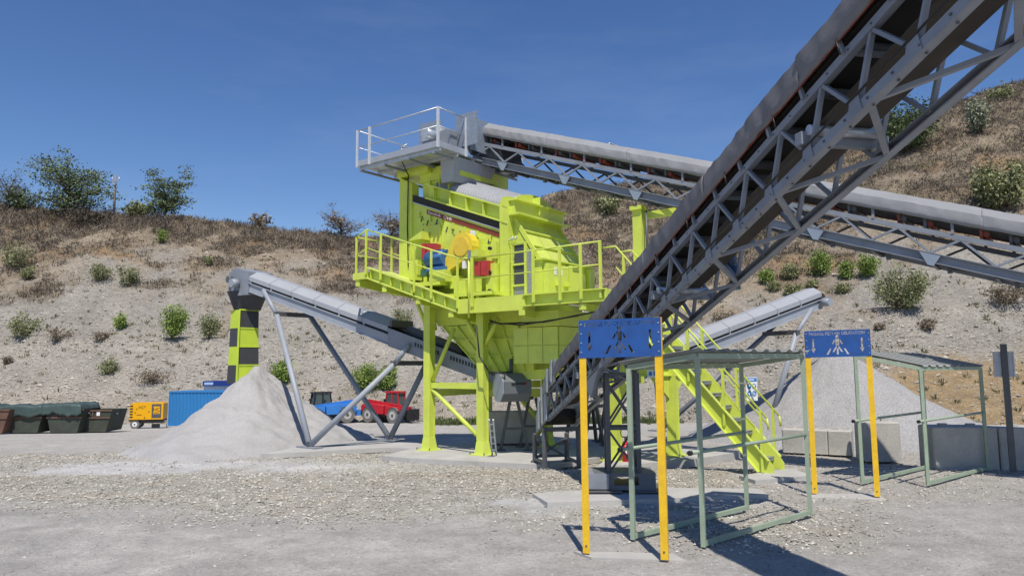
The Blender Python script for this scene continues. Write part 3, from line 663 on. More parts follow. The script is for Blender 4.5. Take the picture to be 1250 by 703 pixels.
# walkway beams: incline on the left, level on the right, landing at the far left
SL, SR = -4.1, 3.9
zb = lambda s: zin(s)
def chan_beam(a, b, ht, name='walkway_beam'):
    return MB().chan(a + UU * .06 - ZZ * ht / 2, b + UU * .06 - ZZ * ht / 2, -.09, ht, .02, UU).build(name, LIME, SP) if 0 else MB().bar(a + UU * .07 - ZZ * ht / 2, b + UU * .07 - ZZ * ht / 2, .03, ht - .03, UU).bar(a - ZZ * .015, b - ZZ * .015, .16, .03, UU).bar(a - ZZ * (ht - .015), b - ZZ * (ht - .015), .16, .03, UU).build(name, LIME, SP)
chan_beam(M(SL, 0, zb(SL)), M(-.5, 0, 3.99), .35)
MB().box(M(-.25, 0, 3.81), VV * .25, UU * .09, ZZ * .19).build('walkway_beam', LIME, SP)
chan_beam(M(1.6, 0, 4.0), M(SR, 0, 4.0), .30)
MB().box(M(.82, .02, 3.81), VV * .81, UU * .06, ZZ * .19).build('walkway_beam', LIME, SP)
MB().box(M(-4.38, 0, 4.93), VV * .29, UU * .08, ZZ * .10).build('walkway_beam', LIME, SP)
MB().box(M(-4.66, .5, 4.93), VV * .03, UU * .5, ZZ * .10).build('walkway_beam', LIME, SP)
MB().box(M(SR, .6, 3.86), VV * .03, UU * .62, ZZ * .12).build('walkway_beam', LIME, SP)
m_ = MB(); m_.hexa([M(SL, .08, zb(SL) - .1), M(-.5, .08, 3.9), M(-.5, 1.0, 3.9), M(SL, 1.0, zb(SL) - .1)], [M(SL, .08, zb(SL) - .06), M(-.5, .08, 3.94), M(-.5, 1.0, 3.94), M(SL, 1.0, zb(SL) - .06)]); m_.build('walkway_deck', LIME, SP)
MB().box(M(1.7, .6, 3.915), VV * 2.2, UU * .52, ZZ * .02).build('walkway_deck', LIME, SP)
MB().box(M(2.8, 2.2, 3.9), VV * 1.1, UU * 1.08, ZZ * .02).build('walkway_deck', LIME, SP)
MB().box(M(-4.37, .5, 4.98), VV * .27, UU * .45, ZZ * .02).build('walkway_deck', LIME, SP)
# stiffeners on the beam web
for k in range(9):
    s = SL + .15 + k * .42; MB().box(M(s, .01, zb(s) - .175), VV * .01, UU * .05, ZZ * .13).build('stiffener', LIME, SP)
for s, z1, dz in ((-4.5, 4.83, .32), (-3.35, zb(-3.35) - .36, .30), (-2.0, zb(-2.0) - .36, .26), (-.78, zb(-.78) - .36, .28), (1.55, 3.62, .22), (3.3, 3.68, .24)):
    m_ = MB(); m_.hexa([M(s - .05, -.05, z1), M(s + .05, -.05, z1), M(s + .05, -.05, z1 - dz * .6), M(s - .05, -.05, z1 - dz * .6)],
                       [M(s - .05, 1.6, z1), M(s + .05, 1.6, z1), M(s + .05, 1.6, z1 - dz * 1.15), M(s - .05, 1.6, z1 - dz * 1.15)]); m_.build('cross_beam', LIME, SP)
    MB().box(M(s, -.03, z1 - dz * .3), VV * .09, UU * .012, ZZ * dz * .3).build('end_plate', LIME, SP)
# guard rails
Lp = [M(-4.62, .03, 5.03), M(SL - .02, .03, 5.19)]
railing(SP, [M(-4.62, .95, 5.03), M(-4.62, 0, 5.03), M(-4.12, 0, 5.22)], LIME, [M(-4.62, .95, 5.03), M(-4.62, 0, 5.03)], 1.1)
ps = [-4.08, -3.45, -2.1, -1.45, -.5]
railing(SP, [M(-4.1, 0, zb(-4.1)), M(-.5, 0, 3.99), M(-.1, 0, 3.97)], LIME, [M(s, -.1, zb(s)) for s in ps], 1.1)
railing(SP, [M(0, 0, 3.99), M(SR - .1, 0, 4.02)], LIME, [M(s, -.1, 4.0) for s in (0, 1.95, 2.72, 3.3)] + [M(SR - .12, -.02, 4.0)], 1.07, pw=.06)
railing(SP, [M(-4.1, .95, zb(-4.1)), M(-3.2, .95, zb(-3.2))], LIME, [M(-4.1, .95, zb(-4.1)), M(-3.5, .95, zb(-3.5))], 1.05)
tube('railing_post', M(-.12, -.08, 3.5), M(-.12, -.08, 5.12), .03, LIME, SP)
MB().box(M(-.1, -.09, 5.15), VV * .035, UU * .03, ZZ * .12).build('hand_lamp', STEEL, SP)
# big corner column carrying the feed end
def quadcol(s0, s1, t0, t1, z0, z1, name='corner_column'):
    m_ = MB(); a = [M(s0, t0, z0), M(s1, t0, z0), M(s1, t1, z0), M(s0, t1, z0)]
    b_ = [M(s0, t0, z1), M(s1, t0, z1 - .25), M(s1, t1, z1 - .25), M(s0, t1, z1)]; m_.hexa(a, b_); return m_.build(name, LIME, SP)
quadcol(-3.72, -3.2, .9, 1.2, 4.5, 8.0)
quadcol(-3.72, -3.2, 3.2, 3.5, 4.5, 8.0)
MB().box(M(-3.15, 2.2, 8.12), VV * .65, UU * 1.35, ZZ * .13).build('head_frame', LIME, SP)
MB().box(M(-2.2, 2.2, 7.95), VV * .8, UU * 1.15, ZZ * .2).build('head_frame', LIME, SP)
m_ = MB(); m_.hexa([M(-2.95, 1.15, 7.15), M(-1.9, 1.15, 7.4), M(-1.9, 3.2, 7.4), M(-2.95, 3.2, 7.15)], [M(-2.95, 1.1, 7.78), M(-1.55, 1.1, 7.78), M(-1.55, 3.25, 7.78), M(-2.95, 3.25, 7.78)]); m_.build('inlet_chute', LIME, SP)
for s in (-2.6, -2.2, -1.85): MB().box(M(s, 1.1, 7.62), VV * .015, UU * .07, ZZ * .25).build('stiffener', LIME, SP)
# screen box: side plate follows the incline
def zt(s): return 7.12 - .372 * (s + 2.95)         # under the black curtain
m_ = MB(); m_.hexa([M(-3.2, .96, 4.72), M(.28, .96, 3.96), M(.28, 3.3, 3.96), M(-3.2, 3.3, 4.72)], [M(-3.2, .96, zt(-3.2)), M(.28, .96, zt(.28)), M(.28, 3.3, zt(.28)), M(-3.2, 3.3, zt(-3.2))]); m_.build('screen_box', LIME, SP)
def strip(z_lo, z_hi, t0, t1, s0, s1, material, name):
    m_ = MB(); m_.hexa([M(s0, t0, zt(s0) + z_lo), M(s1, t0, zt(s1) + z_lo), M(s1, t1, zt(s1) + z_lo), M(s0, t1, zt(s0) + z_lo)], [M(s0, t0, zt(s0) + z_hi), M(s1, t0, zt(s1) + z_hi), M(s1, t1, zt(s1) + z_hi), M(s0, t1, zt(s0) + z_hi)]); return m_.build(name, material, SP)
strip(-.02, .19, .93, 3.32, -3.18, .27, BELT, 'rubber_curtain')
strip(-.05, -.023, .90, .96, -3.18, .27, GALV, 'edge_strip')
stp = strip(-.26, -.12, .945, .963, -2.62, .27, BROWNST, 'name_stripe')
lettering('Sandvik  CVB', .12, M(-2.1, .938, zt(-2.1) - .19), VV - ZZ * .372, ZZ + VV * .372, WHITE, SP, 1.0, 'lettering')
strip(.19, .24, .84, 1.1, -2.6, .45, LIME, 'lower_flange')
strip(.24, .60, 1.02, 3.24, -2.6, .45, LIME, 'cover_wall')
strip(.60, .65, .86, 1.1, -2.6, .45, LIME, 'upper_flange')
for k in range(5):
    s = -2.3 + k * .62; strip(.24, .60, .88, 1.02, s, s + .02, LIME, 'stiffener')
# corrugated arched cover
ARC = mat('corrugated_zinc', (.30, .31, .33), .62, .0, .1, 6)
rib = 30; segs = 18; v = []; f = []
for k in range(rib * 4 + 1):
    s = -2.35 + k / (rib * 4) * 2.75; rr = 1 + .022 * math.cos(k / 4 * 2 * math.pi)
    for j in range(segs + 1):
        a = math.pi * j / segs; v.append(M(s, 2.13 - 1.08 * math.cos(a) * rr, zt(s) + .62 + .50 * math.sin(a) * rr)[:])
for k in range(rib * 4):
    for j in range(segs): q = k * (segs + 1) + j; f.append((q, q + 1, q + segs + 2, q + segs + 1))
o = soup('arched_cover', v, f, ARC, SP); sm_ = o.modifiers.new('th', 'SOLIDIFY'); sm_.thickness = .01
m_ = MB(); pts = [M(.38, 2.13 - 1.22 * math.cos(math.pi * j / 18), zt(.38) + .52 + .64 * math.sin(math.pi * j / 18)) for j in range(19)]; m_.prism(pts, VV * .10); m_.build('arch_end_plate', LIME, SP)
MB().prism([M(.47, 2.0, zt(.47) + .6), M(.47, 2.03, zt(.47) + 1.1), M(.47, 2.03, zt(.47) + .6)], VV * .25).build('stiffener', LIME, SP)
# side plate details: ribs, bolts
m_ = MB()
for s0 in (-2.75, -2.2, -1.55, -1.3, -.72, -.25):
    for k in range(9): m_.box(M(s0 + random.uniform(-.015, .015), .945, zt(s0) - .45 - k * .16), VV * .013, UU * .012, ZZ * .013)
m_.build('bolt_rows', STEELD, SP, kind='stuff')
m_ = MB()
for s0, z0 in ((-2.85, -.55), (-2.62, -.62), (-2.35, -.7), (-2.25, -.5), (-1.85, -.62), (-1.62, -.5), (-1.2, -.6), (-.55, -.75), (-.3, -.55)):
    a = M(s0, .94, zt(s0) + z0); m_.bar(a, a + VV * .06 + ZZ * .16, .03, .02, UU)
m_.build('clamp_rows', STEELD, SP, kind='stuff')
def rib_plate(s0, s1, zlo, zhi, dep=.1, name='side_rib'):
    m_ = MB(); m_.box(M((s0 + s1) / 2, .95 - dep / 2, (zlo + zhi) / 2), VV * (s1 - s0) / 2, UU * dep / 2, ZZ * (zhi - zlo) / 2); return m_.build(name, LIME, SP)
rib_plate(-2.42, -2.05, 5.2, 6.35, .06); rib_plate(-2.05, -1.7, 4.9, 5.5, .25, 'spring_bracket')
rib_plate(-.95, -.42, 4.6, 5.75, .06); rib_plate(-.42, -.02, 4.4, 5.55, .05)
rib_plate(-3.05, -2.7, 4.9, 5.35, .3, 'spring_bracket'); rib_plate(-1.2, -.8, 4.2, 4.6, .4, 'spring_bracket')
m_ = MB(); a = M(-2.9, .5, 5.72); m_.prism([M(-3.0, .55, 5.92), M(-2.45, .55, 5.92), M(-2.45, .55, 6.15)], UU * .4); m_.build('spring_seat', LIME, SP)
m_ = MB(); m_.prism([M(-.95, .5, 5.2), M(-.3, .5, 5.2), M(-.3, .5, 5.4)], UU * .45); m_.build('spring_seat', LIME, SP)
for px0, py0, px1, py1 in ((514.5, 297, 519, 316), (521, 297, 531, 317), (579, 319, 586, 336), (587, 318, 596, 336)):
    a, b_, c_, d_ = mt(px0, py1, .6), mt(px1, py1, .6), mt(px1, py0, .6), mt(px0, py0, .6); MB().prism([a, b_, c_, d_], UU * .25).build('spring_cover', REDB, SP)
for s0, s1, z0, z1, t0, t1, nm in ((-2.95, -2.72, 4.75, 5.25, .55, .94, 'pedestal'), (-2.62, -2.48, 4.7, 5.5, .82, .94, 'side_rib'), (-.9, -.74, 4.05, 4.62, .5, .62, 'pedestal'), (-.62, -.46, 4.05, 4.62, .5, .62, 'pedestal'), (-.36, -.26, 4.05, 4.62, .5, .62, 'pedestal'),
                              (-.18, .12, 4.1, 5.0, .7, .94, 'service_box'), (-1.75, -1.6, 4.45, 5.2, .8, .94, 'side_rib'), (-1.4, -1.1, 4.4, 4.75, .6, .9, 'bracket'), (-.08, .06, 5.15, 5.6, .86, .94, 'bracket'), (-2.3, -1.5, 4.5, 4.62, .3, .9, 'drive_base'), (-1.2, .3, 4.12, 4.22, .35, .9, 'drive_base')):
    MB().box(M((s0 + s1) / 2, (t0 + t1) / 2, (z0 + z1) / 2), VV * (s1 - s0) / 2, UU * (t1 - t0) / 2, ZZ * (z1 - z0) / 2).build(nm, LIME, SP)
for s0, z0 in ((-.02, 4.75), (-.02, 4.25), (.0, 5.4)): MB().tube(M(s0, .69, z0), M(s0, .62, z0), .05, 10).build('cable_gland', BLACK, SP)
for k in range(7):
    s0 = -2.9 + k * .45; MB().box(M(s0, .925, zt(s0) - .36), VV * .022, UU * .03, ZZ * .09).build('clamp', LIME, SP)
for s0, z0, mm in ((-2.5, 6.35, YELG), (-1.05, 5.9, YELG), (-.2, 5.75, REDB)): MB().box(M(s0, .944, z0), VV * .04, UU * .004, ZZ * .05).build('warning_plate', mm, SP)
# drive: motor, belt guard
mc = mt(536, 316, .55); MB().tube(mc - VV * .38 - UU * .0, mc + VV * .28, .24, 16).build('drive_motor', BLUEM, SP)
MB().tube(mc - VV * .44, mc - VV * .381, .2, 16).build('fan_cowl', SIGNL, SP)
m_ = MB()
for k in range(10):
    a = k * .628; m_.box(mc + VV * .02 + (UU * math.cos(a) + ZZ * math.sin(a)) * .245, VV * .24, (UU * -math.sin(a) + ZZ * math.cos(a)) * .008, (UU * math.cos(a) + ZZ * math.sin(a)) * .02)
m_.build('cooling_fins', BLUEM, SP)
MB().box(mc - ZZ * .3 + VV * .02, VV * .34, UU * .22, ZZ * .05).build('motor_base', BLUEM, SP)
MB().box(mc - ZZ * .52 + VV * .15, VV * .3, UU * .25, ZZ * .16).build('motor_pedestal', LIME, SP)
MB().box(mc - ZZ * .36 - VV * .45, VV * .16, UU * .12, ZZ * .09).build('gear_foot', mat('green_cast', (.05, .14, .09), .5), SP)
g0 = mt(563, 301, .5); g1 = mt(546, 324, .5); axd = (g1 - g0); axd.normalize(); nx = axd.cross(UU).normalized()
pts = []
for k in range(9): a = math.pi * (k / 8) + 0; pts.append(g0 + (nx * math.cos(a) - axd * math.sin(a)) * .40)
for k in range(6): a = math.pi * (1 + k / 5); pts.append(g1 + (nx * math.cos(a) - axd * math.sin(a)) * .17)
MB().prism(pts, UU * .3).build('belt_guard', YELG, SP)
pts2 = [g0 - UU * .03 + (nx * math.cos(k * .3927) + axd * math.sin(k * .3927)) * .27 for k in range(16)]
MB().prism(pts2, UU * .029).build('guard_cover', mat('amber_disc', (.72, .50, .05), .5), SP)
MB().box(mt(567, 323, .55), VV * .05, UU * .04, ZZ * .11).build('warning_tag', WHITE, SP)
for (x0, y0, x1, y1, mm) in ((563, 281, 573, 287, YELG), (574, 281.5, 580, 288, WHITE)):
    MB().prism([mt(x0, y1, .94), mt(x1, y1, .94), mt(x1, y0, .94), mt(x0, y0, .94)], UU * .008).build('warning_plate', mm, SP)
# discharge end: post, hood and box
MB().box(M(.36, 1.0, 5.4), VV * .12, UU * .14, ZZ * 1.4).build('end_post', LIME, SP)
MB().box(M(.22, .9, 5.35), VV * .035, UU * .05, ZZ * 1.35).build('end_post', LIME, SP)
MB().box(M(.36, 3.3, 5.4), VV * .12, UU * .14, ZZ * 1.4).build('end_post', LIME, SP)
MB().box(M(.5, 2.15, 6.50), VV * .14, UU * 1.22, ZZ * .17).build('hood_band', LIME, SP)
MB().box(M(.52, 2.15, 6.69), VV * .24, UU * 1.28, ZZ * .02).build('hood_flange', LIME, SP)
MB().box(M(.52, 2.15, 6.30), VV * .30, UU * 1.28, ZZ * .025).build('hood_flange', LIME, SP)
MB().prism([M(.4, 1.1, 6.27), M(.4, 1.1, 4.95), M(1.25, 1.1, 4.95)], UU * 2.2).build('hood_cheek', LIME, SP)
hs0, hs1 = M(.43, 1.1, 6.25), M(1.29, 1.1, 4.98); hd = (hs1 - hs0); hn = hd.normalized().cross(UU)
if hn.z < 0: hn = -hn
for i in range(3):
    for j in range(3):
        a = hs0 + hd * (j / 3) + UU * (2.2 * i / 3) + hn * .01; b_ = hd / 3 * .96; cc = UU * (2.2 / 3 * .97)
        MB().prism([a, a + b_, a + b_ + cc, a + cc], hn * .02).build('hood_panel', LIME, SP)
for j in range(4): bar('hood_rib', hs0 + hd * (j / 3) + hn * .05, hs0 + hd * (j / 3) + UU * 2.2 + hn * .05, .035, LIME, SP, .09, hd)
for i in (0, 2.2): bar('hood_rib', hs0 + UU * i + hn * .05, hs1 + UU * i + hn * .05, .05, LIME, SP, .11, UU)
MB().box(M(.93, 2.2, 4.5), VV * .52, UU * 1.2, ZZ * .5).build('discharge_box', LIME, SP)
MB().box(M(.95, 2.2, 5.01), VV * .62, UU * 1.28, ZZ * .02).build('box_flange', LIME, SP)
bxs = 1.46
for t0, t1, z0, z1, dp in ((1.05, 2.0, 4.02, 4.9, .16), (2.15, 2.3, 4.05, 4.95, .12), (2.4, 3.1, 4.15, 4.8, .05), (3.2, 3.3, 4.05, 4.95, .12)):
    MB().box(M(bxs + dp / 2, (t0 + t1) / 2, (z0 + z1) / 2), VV * dp / 2, UU * (t1 - t0) / 2, ZZ * (z1 - z0) / 2).build('box_panel', LIME, SP)
for t0 in (1.35, 1.75): MB().prism([M(bxs + .17, t0, 4.45), M(bxs + .17, t0 + .2, 4.45), M(bxs + .34, t0 + .2, 4.45), M(bxs + .34, t0, 4.45)], -ZZ * .12).build('latch', LIME, SP)
MB().box(M(bxs + .166, 1.52, 4.72), VV * .004, UU * .19, ZZ * .10).build('notice_plate', WHITE, SP)
m_ = MB()
for zz_ in (4.67, 4.72, 4.77): m_.box(M(bxs + .171, 1.52, zz_), VV * .002, UU * .1, ZZ * .012)
m_.build('notice_print', STEEL, SP)
m_ = MB(); m_.prism([M(1.5, 2.6, 4.2), M(2.3, 2.6, 3.95), M(1.5, 2.6, 3.95)], UU * .7); m_.build('spill_plate', LIME, SP)
MB().box(M(1.1, 3.6, 4.5), VV * .3, UU * .2, ZZ * .5).build('side_cabinet', LIME, SP)
# perforated door on the long side
MESHM = mat('dark_mesh', (.07, .075, .085), .6, .2, .35, 30); CHECK = mat('checker_plate', (.33, .34, .35), .45, .4, .35, 28)
for (a, b_, z0, z1, mm, nm) in ((.62, .98, 4.95, 5.45, MESHM, 'mesh_panel'), (.62, .98, 4.38, 4.9, MESHM, 'mesh_panel'), (.62, .95, 4.0, 4.34, CHECK, 'checker_panel'), (1.02, 1.18, 4.0, 5.3, CHECK, 'checker_panel')):
    MB().box(M((a + b_) / 2, .93, (z0 + z1) / 2), VV * (b_ - a) / 2, UU * .012, ZZ * (z1 - z0) / 2).build(nm, mm, SP)
for (a, z0, z1) in ((.57, 3.95, 5.5), (1.0, 3.95, 5.5)): MB().box(M(a, .9, (z0 + z1) / 2), VV * .025, UU * .03, ZZ * (z1 - z0) / 2).build('door_frame', LIME, SP)
for z_ in (5.5, 4.92, 4.36): MB().box(M(.785, .9, z_), VV * .19, UU * .03, ZZ * .025).build('door_frame', LIME, SP)
m_ = MB()
for k in range(6): m_.tube(M(.5 + k * .05, .84, 5.55 + .04 * (k % 2)), M(.54 + k * .05, .84, 5.62 + .03 * (k % 3)), .014, 6)
m_.build('pipe_fitting', GALV, SP)
# hoppers below the walkways
m_ = MB(); m_.hexa([M(-2.2, 1.0, 3.4), M(1.2, 1.0, 3.4), M(1.2, 3.2, 3.4), M(-2.2, 3.2, 3.4)], [M(-2.9, .9, 4.6), M(1.3, .9, 3.9), M(1.3, 3.3, 3.9), M(-2.9, 3.3, 4.6)]); m_.build('under_hopper', LIME, SP)
m_ = MB(); m_.hexa([M(-.6, 1.1, 2.1), M(1.1, 1.1, 2.1), M(1.1, 2.6, 2.1), M(-.6, 2.6, 2.1)], [M(-2.0, 1.02, 3.38), M(1.2, 1.02, 3.38), M(1.2, 3.1, 3.38), M(-2.0, 3.1, 3.38)]); m_.build('under_hopper', LIME, SP)
for k in range(7):
    f0 = k / 6; a = M(-.6, 1.07, 2.1).lerp(M(1.1, 1.07, 2.1), f0); b_ = M(-2.0, .99, 3.38).lerp(M(1.2, .99, 3.38), f0); bar('hopper_rib', a, b_, .03, LIME, SP, .07, VV)
for g_ in (.33, .68): bar('hopper_rib', M(-.6, 1.07, 2.1).lerp(M(-2.0, .99, 3.38), g_), M(1.1, 1.07, 2.1).lerp(M(1.2, .99, 3.38), g_), .07, LIME, SP, .03, UU)
def panels(s0, s1, t0, t1, z0, z1, face, nx_, nz_):
    for i in range(nx_):
        for j in range(nz_):
            a0, a1 = (i + .02) / nx_, (i + .98) / nx_; c0, c1 = z0 + (z1 - z0) * (j + .02) / nz_, z0 + (z1 - z0) * (j + .98) / nz_
            if face == 'u': pts = [M(s0 + (s1 - s0) * a0, t0, c0), M(s0 + (s1 - s0) * a1, t0, c0), M(s0 + (s1 - s0) * a1, t0, c1), M(s0 + (s1 - s0) * a0, t0, c1)]; vec = -UU * .025
            else: pts = [M(s1, t0 + (t1 - t0) * a0, c0), M(s1, t0 + (t1 - t0) * a1, c0), M(s1, t0 + (t1 - t0) * a1, c1), M(s1, t0 + (t1 - t0) * a0, c1)]; vec = VV * .025
            MB().prism(pts, vec).build('chute_panel', LIME, SP)
MB().box(M(1.50, 2.0, 2.76), VV * .68, UU * 1.38, ZZ * .46).build('chute_box', LIME, SP)
panels(.82, 2.19, .61, 3.4, 2.3, 3.22, 'u', 3, 2); panels(.82, 2.19, .61, 3.4, 2.3, 3.22, 'v', 3, 2)
MB().box(M(1.72, 2.0, 3.42), VV * .55, UU * 1.5, ZZ * .19).build('chute_box', LIME, SP)
MB().box(M(2.0, 1.4, 1.95), VV * .26, UU * .35, ZZ * .35).build('chute_leg', LIME, SP)
MB().bar(M(.3, 1.2, 2.02), M(2.3, 1.2, 2.02), .2, .26, UU).build('tie_beam', LIME, SP)
MB().bar(M(.3, 2.9, 1.9), M(3.3, 2.9, 1.9), .2, .26, UU).build('tie_beam', LIME, SP)
MB().path([M(.1, .5, 3.45), M(.5, .45, 3.33), M(2.0, .3, 3.32), M(3.6, .2, 3.5)], .022, 6).build('cable', BLACK, SP)
MB().path([M(.1, .5, 3.40), M(1.2, .36, 3.27), M(3.0, .25, 3.42)], .018, 6).build('cable', BLACK, SP)
MB().path([M(sB + .25, .1, 3.3), M(sB + .3, .15, 2.5), M(sB + .5, .3, 2.1), M(sB + .85, .5, 2.05), M(sB + .8, .6, 1.7), M(sB + .55, .9, 1.5)], .022, 6).build('cable', BLACK, SP)
# grey gearmotor housing under the plant
hc = at(624, 472.5, 19.2); ha = V3((.86, -.15, 0)).normalized(); hb_ = V3((ha.y, -ha.x, 0))
rot = Matrix.Rotation(math.radians(33), 3, 'Z'); ha = rot @ ha; hb_ = rot @ hb_
GH = thing('motor_housing', 'grey eight-sided motor housing hanging below the lime plant', 'motor', hc)
pts = [hc - ha * .36 + (hb_ * math.cos(k * math.pi / 4 + .39) + ZZ * math.sin(k * math.pi / 4 + .39)) * .40 for k in range(8)]
HGM = mat('grey_housing', (.12, .135, .145), .5, 0, .1, 2, dust=.2)
MB().prism(pts, ha * .78).build('housing', HGM, GH)
MB().prism([hc - ha * .362 + (hb_ * math.cos(k * math.pi / 4 + .39) + ZZ * math.sin(k * math.pi / 4 + .39)) * .395 for k in range(8)], -ha * .02).build('end_cover', LGREY, GH)
MB().box(hc + ha * .05 + hb_ * .385 + ZZ * .1, ha * .2, hb_ * .012, ZZ * .02).build('name_plate', BLACK, GH)
MB().box(hc + ha * .26 + hb_ * .385 + ZZ * .1, ha * .03, hb_ * .012, ZZ * .025).build('red_badge', REDB, GH)
tube('hanger', hc + ZZ * .3, hc + ZZ * .75, .05, STEELD, GH)

# ------------------------------------------------------------------ lime stair
ST = thing('staircase', 'lime green steel staircase with open treads and handrails', 'staircase', M(5.6, 1.05, 0))
s_top, s_bot, t_l, t_r = 3.92, 7.22, .72, 1.42
def stz(s): return 3.95 * (s_bot - s) / (s_bot - s_top)
for t_ in (t_l, t_r):
    m_ = MB(); q = .36
    m_.prism([M(s_top, t_ - .03, stz(s_top) - q), M(s_top, t_ - .03, stz(s_top) + .05), M(s_bot - .02, t_ - .03, .30), M(s_bot + .06, t_ - .03, .18), M(s_bot + .06, t_ - .03, .04), M(s_bot - .22, t_ - .03, .04)], UU * .03)
    sg = -1 if t_ == t_l else 1
    a, b_ = M(s_top, t_, stz(s_top) + .05), M(s_bot - .02, t_, .30); m_.bar(a - UU * .015 * 1 + UU * sg * .05, b_ - UU * .015 + UU * sg * .05, .10, .02, UU)
    a, b_ = M(s_top, t_, stz(s_top) - q + .02), M(s_bot - .24, t_, .06); m_.bar(a - UU * .015 + UU * sg * .05, b_ - UU * .015 + UU * sg * .05, .10, .02, UU)
    m_.build('stringer', LIME, ST)
TREAD = mat('grating_tread', (.30, .32, .34), .5, .4, .25, 25)
for k in range(14):
    z_ = 3.7 - k * .262; s = s_bot - z_ / 3.95 * (s_bot - s_top) - .02
    m_ = MB(); m_.box(M(s, (t_l + t_r) / 2, z_), VV * .13, UU * .335, ZZ * .018); m_.box(M(s + .12, (t_l + t_r) / 2, z_ - .02), VV * .01, UU * .335, ZZ * .035)
    m_.prism([M(s - .12, t_r - .06, z_ - .02), M(s + .12, t_r - .06, z_ - .02), M(s - .02, t_r - .06, z_ - .17)], UU * .02)
    m_.build('tread', TREAD, ST)
for t_ in (t_l - .06, t_r + .06):
    a, b_ = M(s_top - .1, t_, 5.05), M(s_bot - .02, t_, 1.15)
    MB().path([M(s_top - .45, t_, 5.05), a, b_, b_ + VV * .02 - ZZ * .22], .022, 8).build('handrail', LIME, ST)
    MB().path([a - ZZ * .5, b_ - ZZ * .5 - VV * .25 + ZZ * .3], .018, 8).build('knee_rail', LIME, ST)
    for k in range(5):
        s = s_top + .1 + k * (s_bot - s_top - .25) / 4; zz_ = 5.05 - 3.9 * (s - s_top + .1) / (s_bot - s_top + .08)
        bar('railing_post', M(s, t_, stz(s) - .12), M(s, t_, zz_), .055, LIME, ST, .05, UU)

# ------------------------------------------------------------------ covered conveyors
def sheet(P, prof, L, n, material, root, name, wob=.0, seed=0, seam=.0):
    """cover sheet of length L: profile in (across, up); P(s, a, z) gives the world point"""
    v = []; f = []; k = len(prof)
    for i in range(n + 1):
        s = L[0] + (L[1] - L[0]) * i / n
        for j, (a, z) in enumerate(prof):
            w1 = wob * (fn(s * 1.7, j * .6, seed, 3) + .7 * fn(s * 5 + j * 1.2, j * .9, seed + 3, 2)); sg = -1 if a < 0 else 1
            fold = wob * .75 * (abs(fn(s * 3.2 + .25 * j, 0, seed + 9, 2)) * 2 - .5) * (1 - abs(j - (k - 1) / 2) / ((k - 1) / 2) * -.3) * (abs(j - (k - 1) / 2) > (k - 1) / 2 - 3.6)
            v.append(P(s, a + sg * (w1 * .7 + fold), z + w1 * .9 * (1 if 0 < j < k - 1 else .8))[:])
    for i in range(n):
        for j in range(k - 1): q = i * k + j; f.append((q, q + 1, q + k + 1, q + k))
    o = soup(name, v, f, material, root)
    if wob > 0: o.data.polygons.foreach_set('use_smooth', np.ones(len(f), bool)); o.data.set_sharp_from_angle(angle=math.radians(24))
    md = o.modifiers.new('th', 'SOLIDIFY'); md.thickness = .008; md.offset = 0
    return o
# --- big overhead conveyor
N0 = at(662, 517, 17.0); N1 = at(1180, 0, 4.7); D1 = (N1 - N0).normalized(); A1 = V3((-D1.y, D1.x, 0)).normalized()
if A1.x < 0: A1 = -A1
W1, H1 = .76, .56
def Q(s, a, z): return N0 + D1 * s + A1 * a + ZZ * z
def sd(d): return (N0.y - d) / -D1.y
OC = thing('overhead_conveyor', 'big grey covered truss conveyor rising from the plant over the right foreground', 'conveyor', N0)
S0, S1 = sd(16.6), sd(-4.0)
for a, z, nm, th in ((0, 0, 'lower_chord', .088), (W1, 0, 'lower_chord', .088), (0, H1, 'upper_chord', .075), (W1, H1, 'upper_chord', .075)):
    m_ = MB(); p, q = Q(S0, a, z), Q(S1, a, z); inn = A1 if a == 0 else -A1; upv = D1.cross(A1); upv = upv if upv.z > 0 else -upv
    m_.bar(p, q, .012, th, A1); m_.bar(p - upv * (th / 2 - .006) + inn * th / 2, q - upv * (th / 2 - .006) + inn * th / 2, th - .014, .012, A1)
    m_.bar(p + upv * (th / 2 - .006) + inn * th / 2, q + upv * (th / 2 - .006) + inn * th / 2, th - .014, .012, A1)
    m_.build(nm, STEEL, OC)
def zig(root, P, a0, z0, a1, z1, s_start, s_end, pitch, wd, material, off, name='lacing_bar', side=None, lean=0):
    k = 0; s = s_start
    while s + pitch / 2 < s_end:
        p, q = (P(s, a0, z0), P(s + pitch / 2 + lean, a1, z1)) if k % 2 == 0 else (P(s + lean, a1, z1), P(s + pitch / 2, a0, z0))
        MB().bar(p + off, q + off, wd, wd * .75, side).build(name, material, root); s += pitch / 2; k += 1
yk = -1 / D1.y
sN = sd(7.2); pt = .67 * 2 * -1 / D1.y * .5
st0 = sN - pt * math.floor((sN - S0) / pt)
zig(OC, Q, 0, .02, 0, H1 - .02, st0, S1, pt, .045, STEEL, A1 * .03, side=A1, lean=-.12)
zig(OC, Q, W1, .02, W1, H1 - .02, st0, S1, pt, .045, STEEL, -A1 * .03, side=A1, lean=-.12)
sB_ = sd(5.71); pb = 1.40 * -1 / D1.y; st1 = sB_ - pb * math.floor((sB_ - S0) / pb)
zig(OC, Q, .02, .0, W1 - .02, .0, st1, S1, pb, .055, STEEL, ZZ * -.02, name='bottom_lacing')
k = 0; s = st1 + pb * .5
while s < S1: bar('cross_tie', Q(s, 0, H1), Q(s, W1, H1), .05, STEELD, OC); s += pb
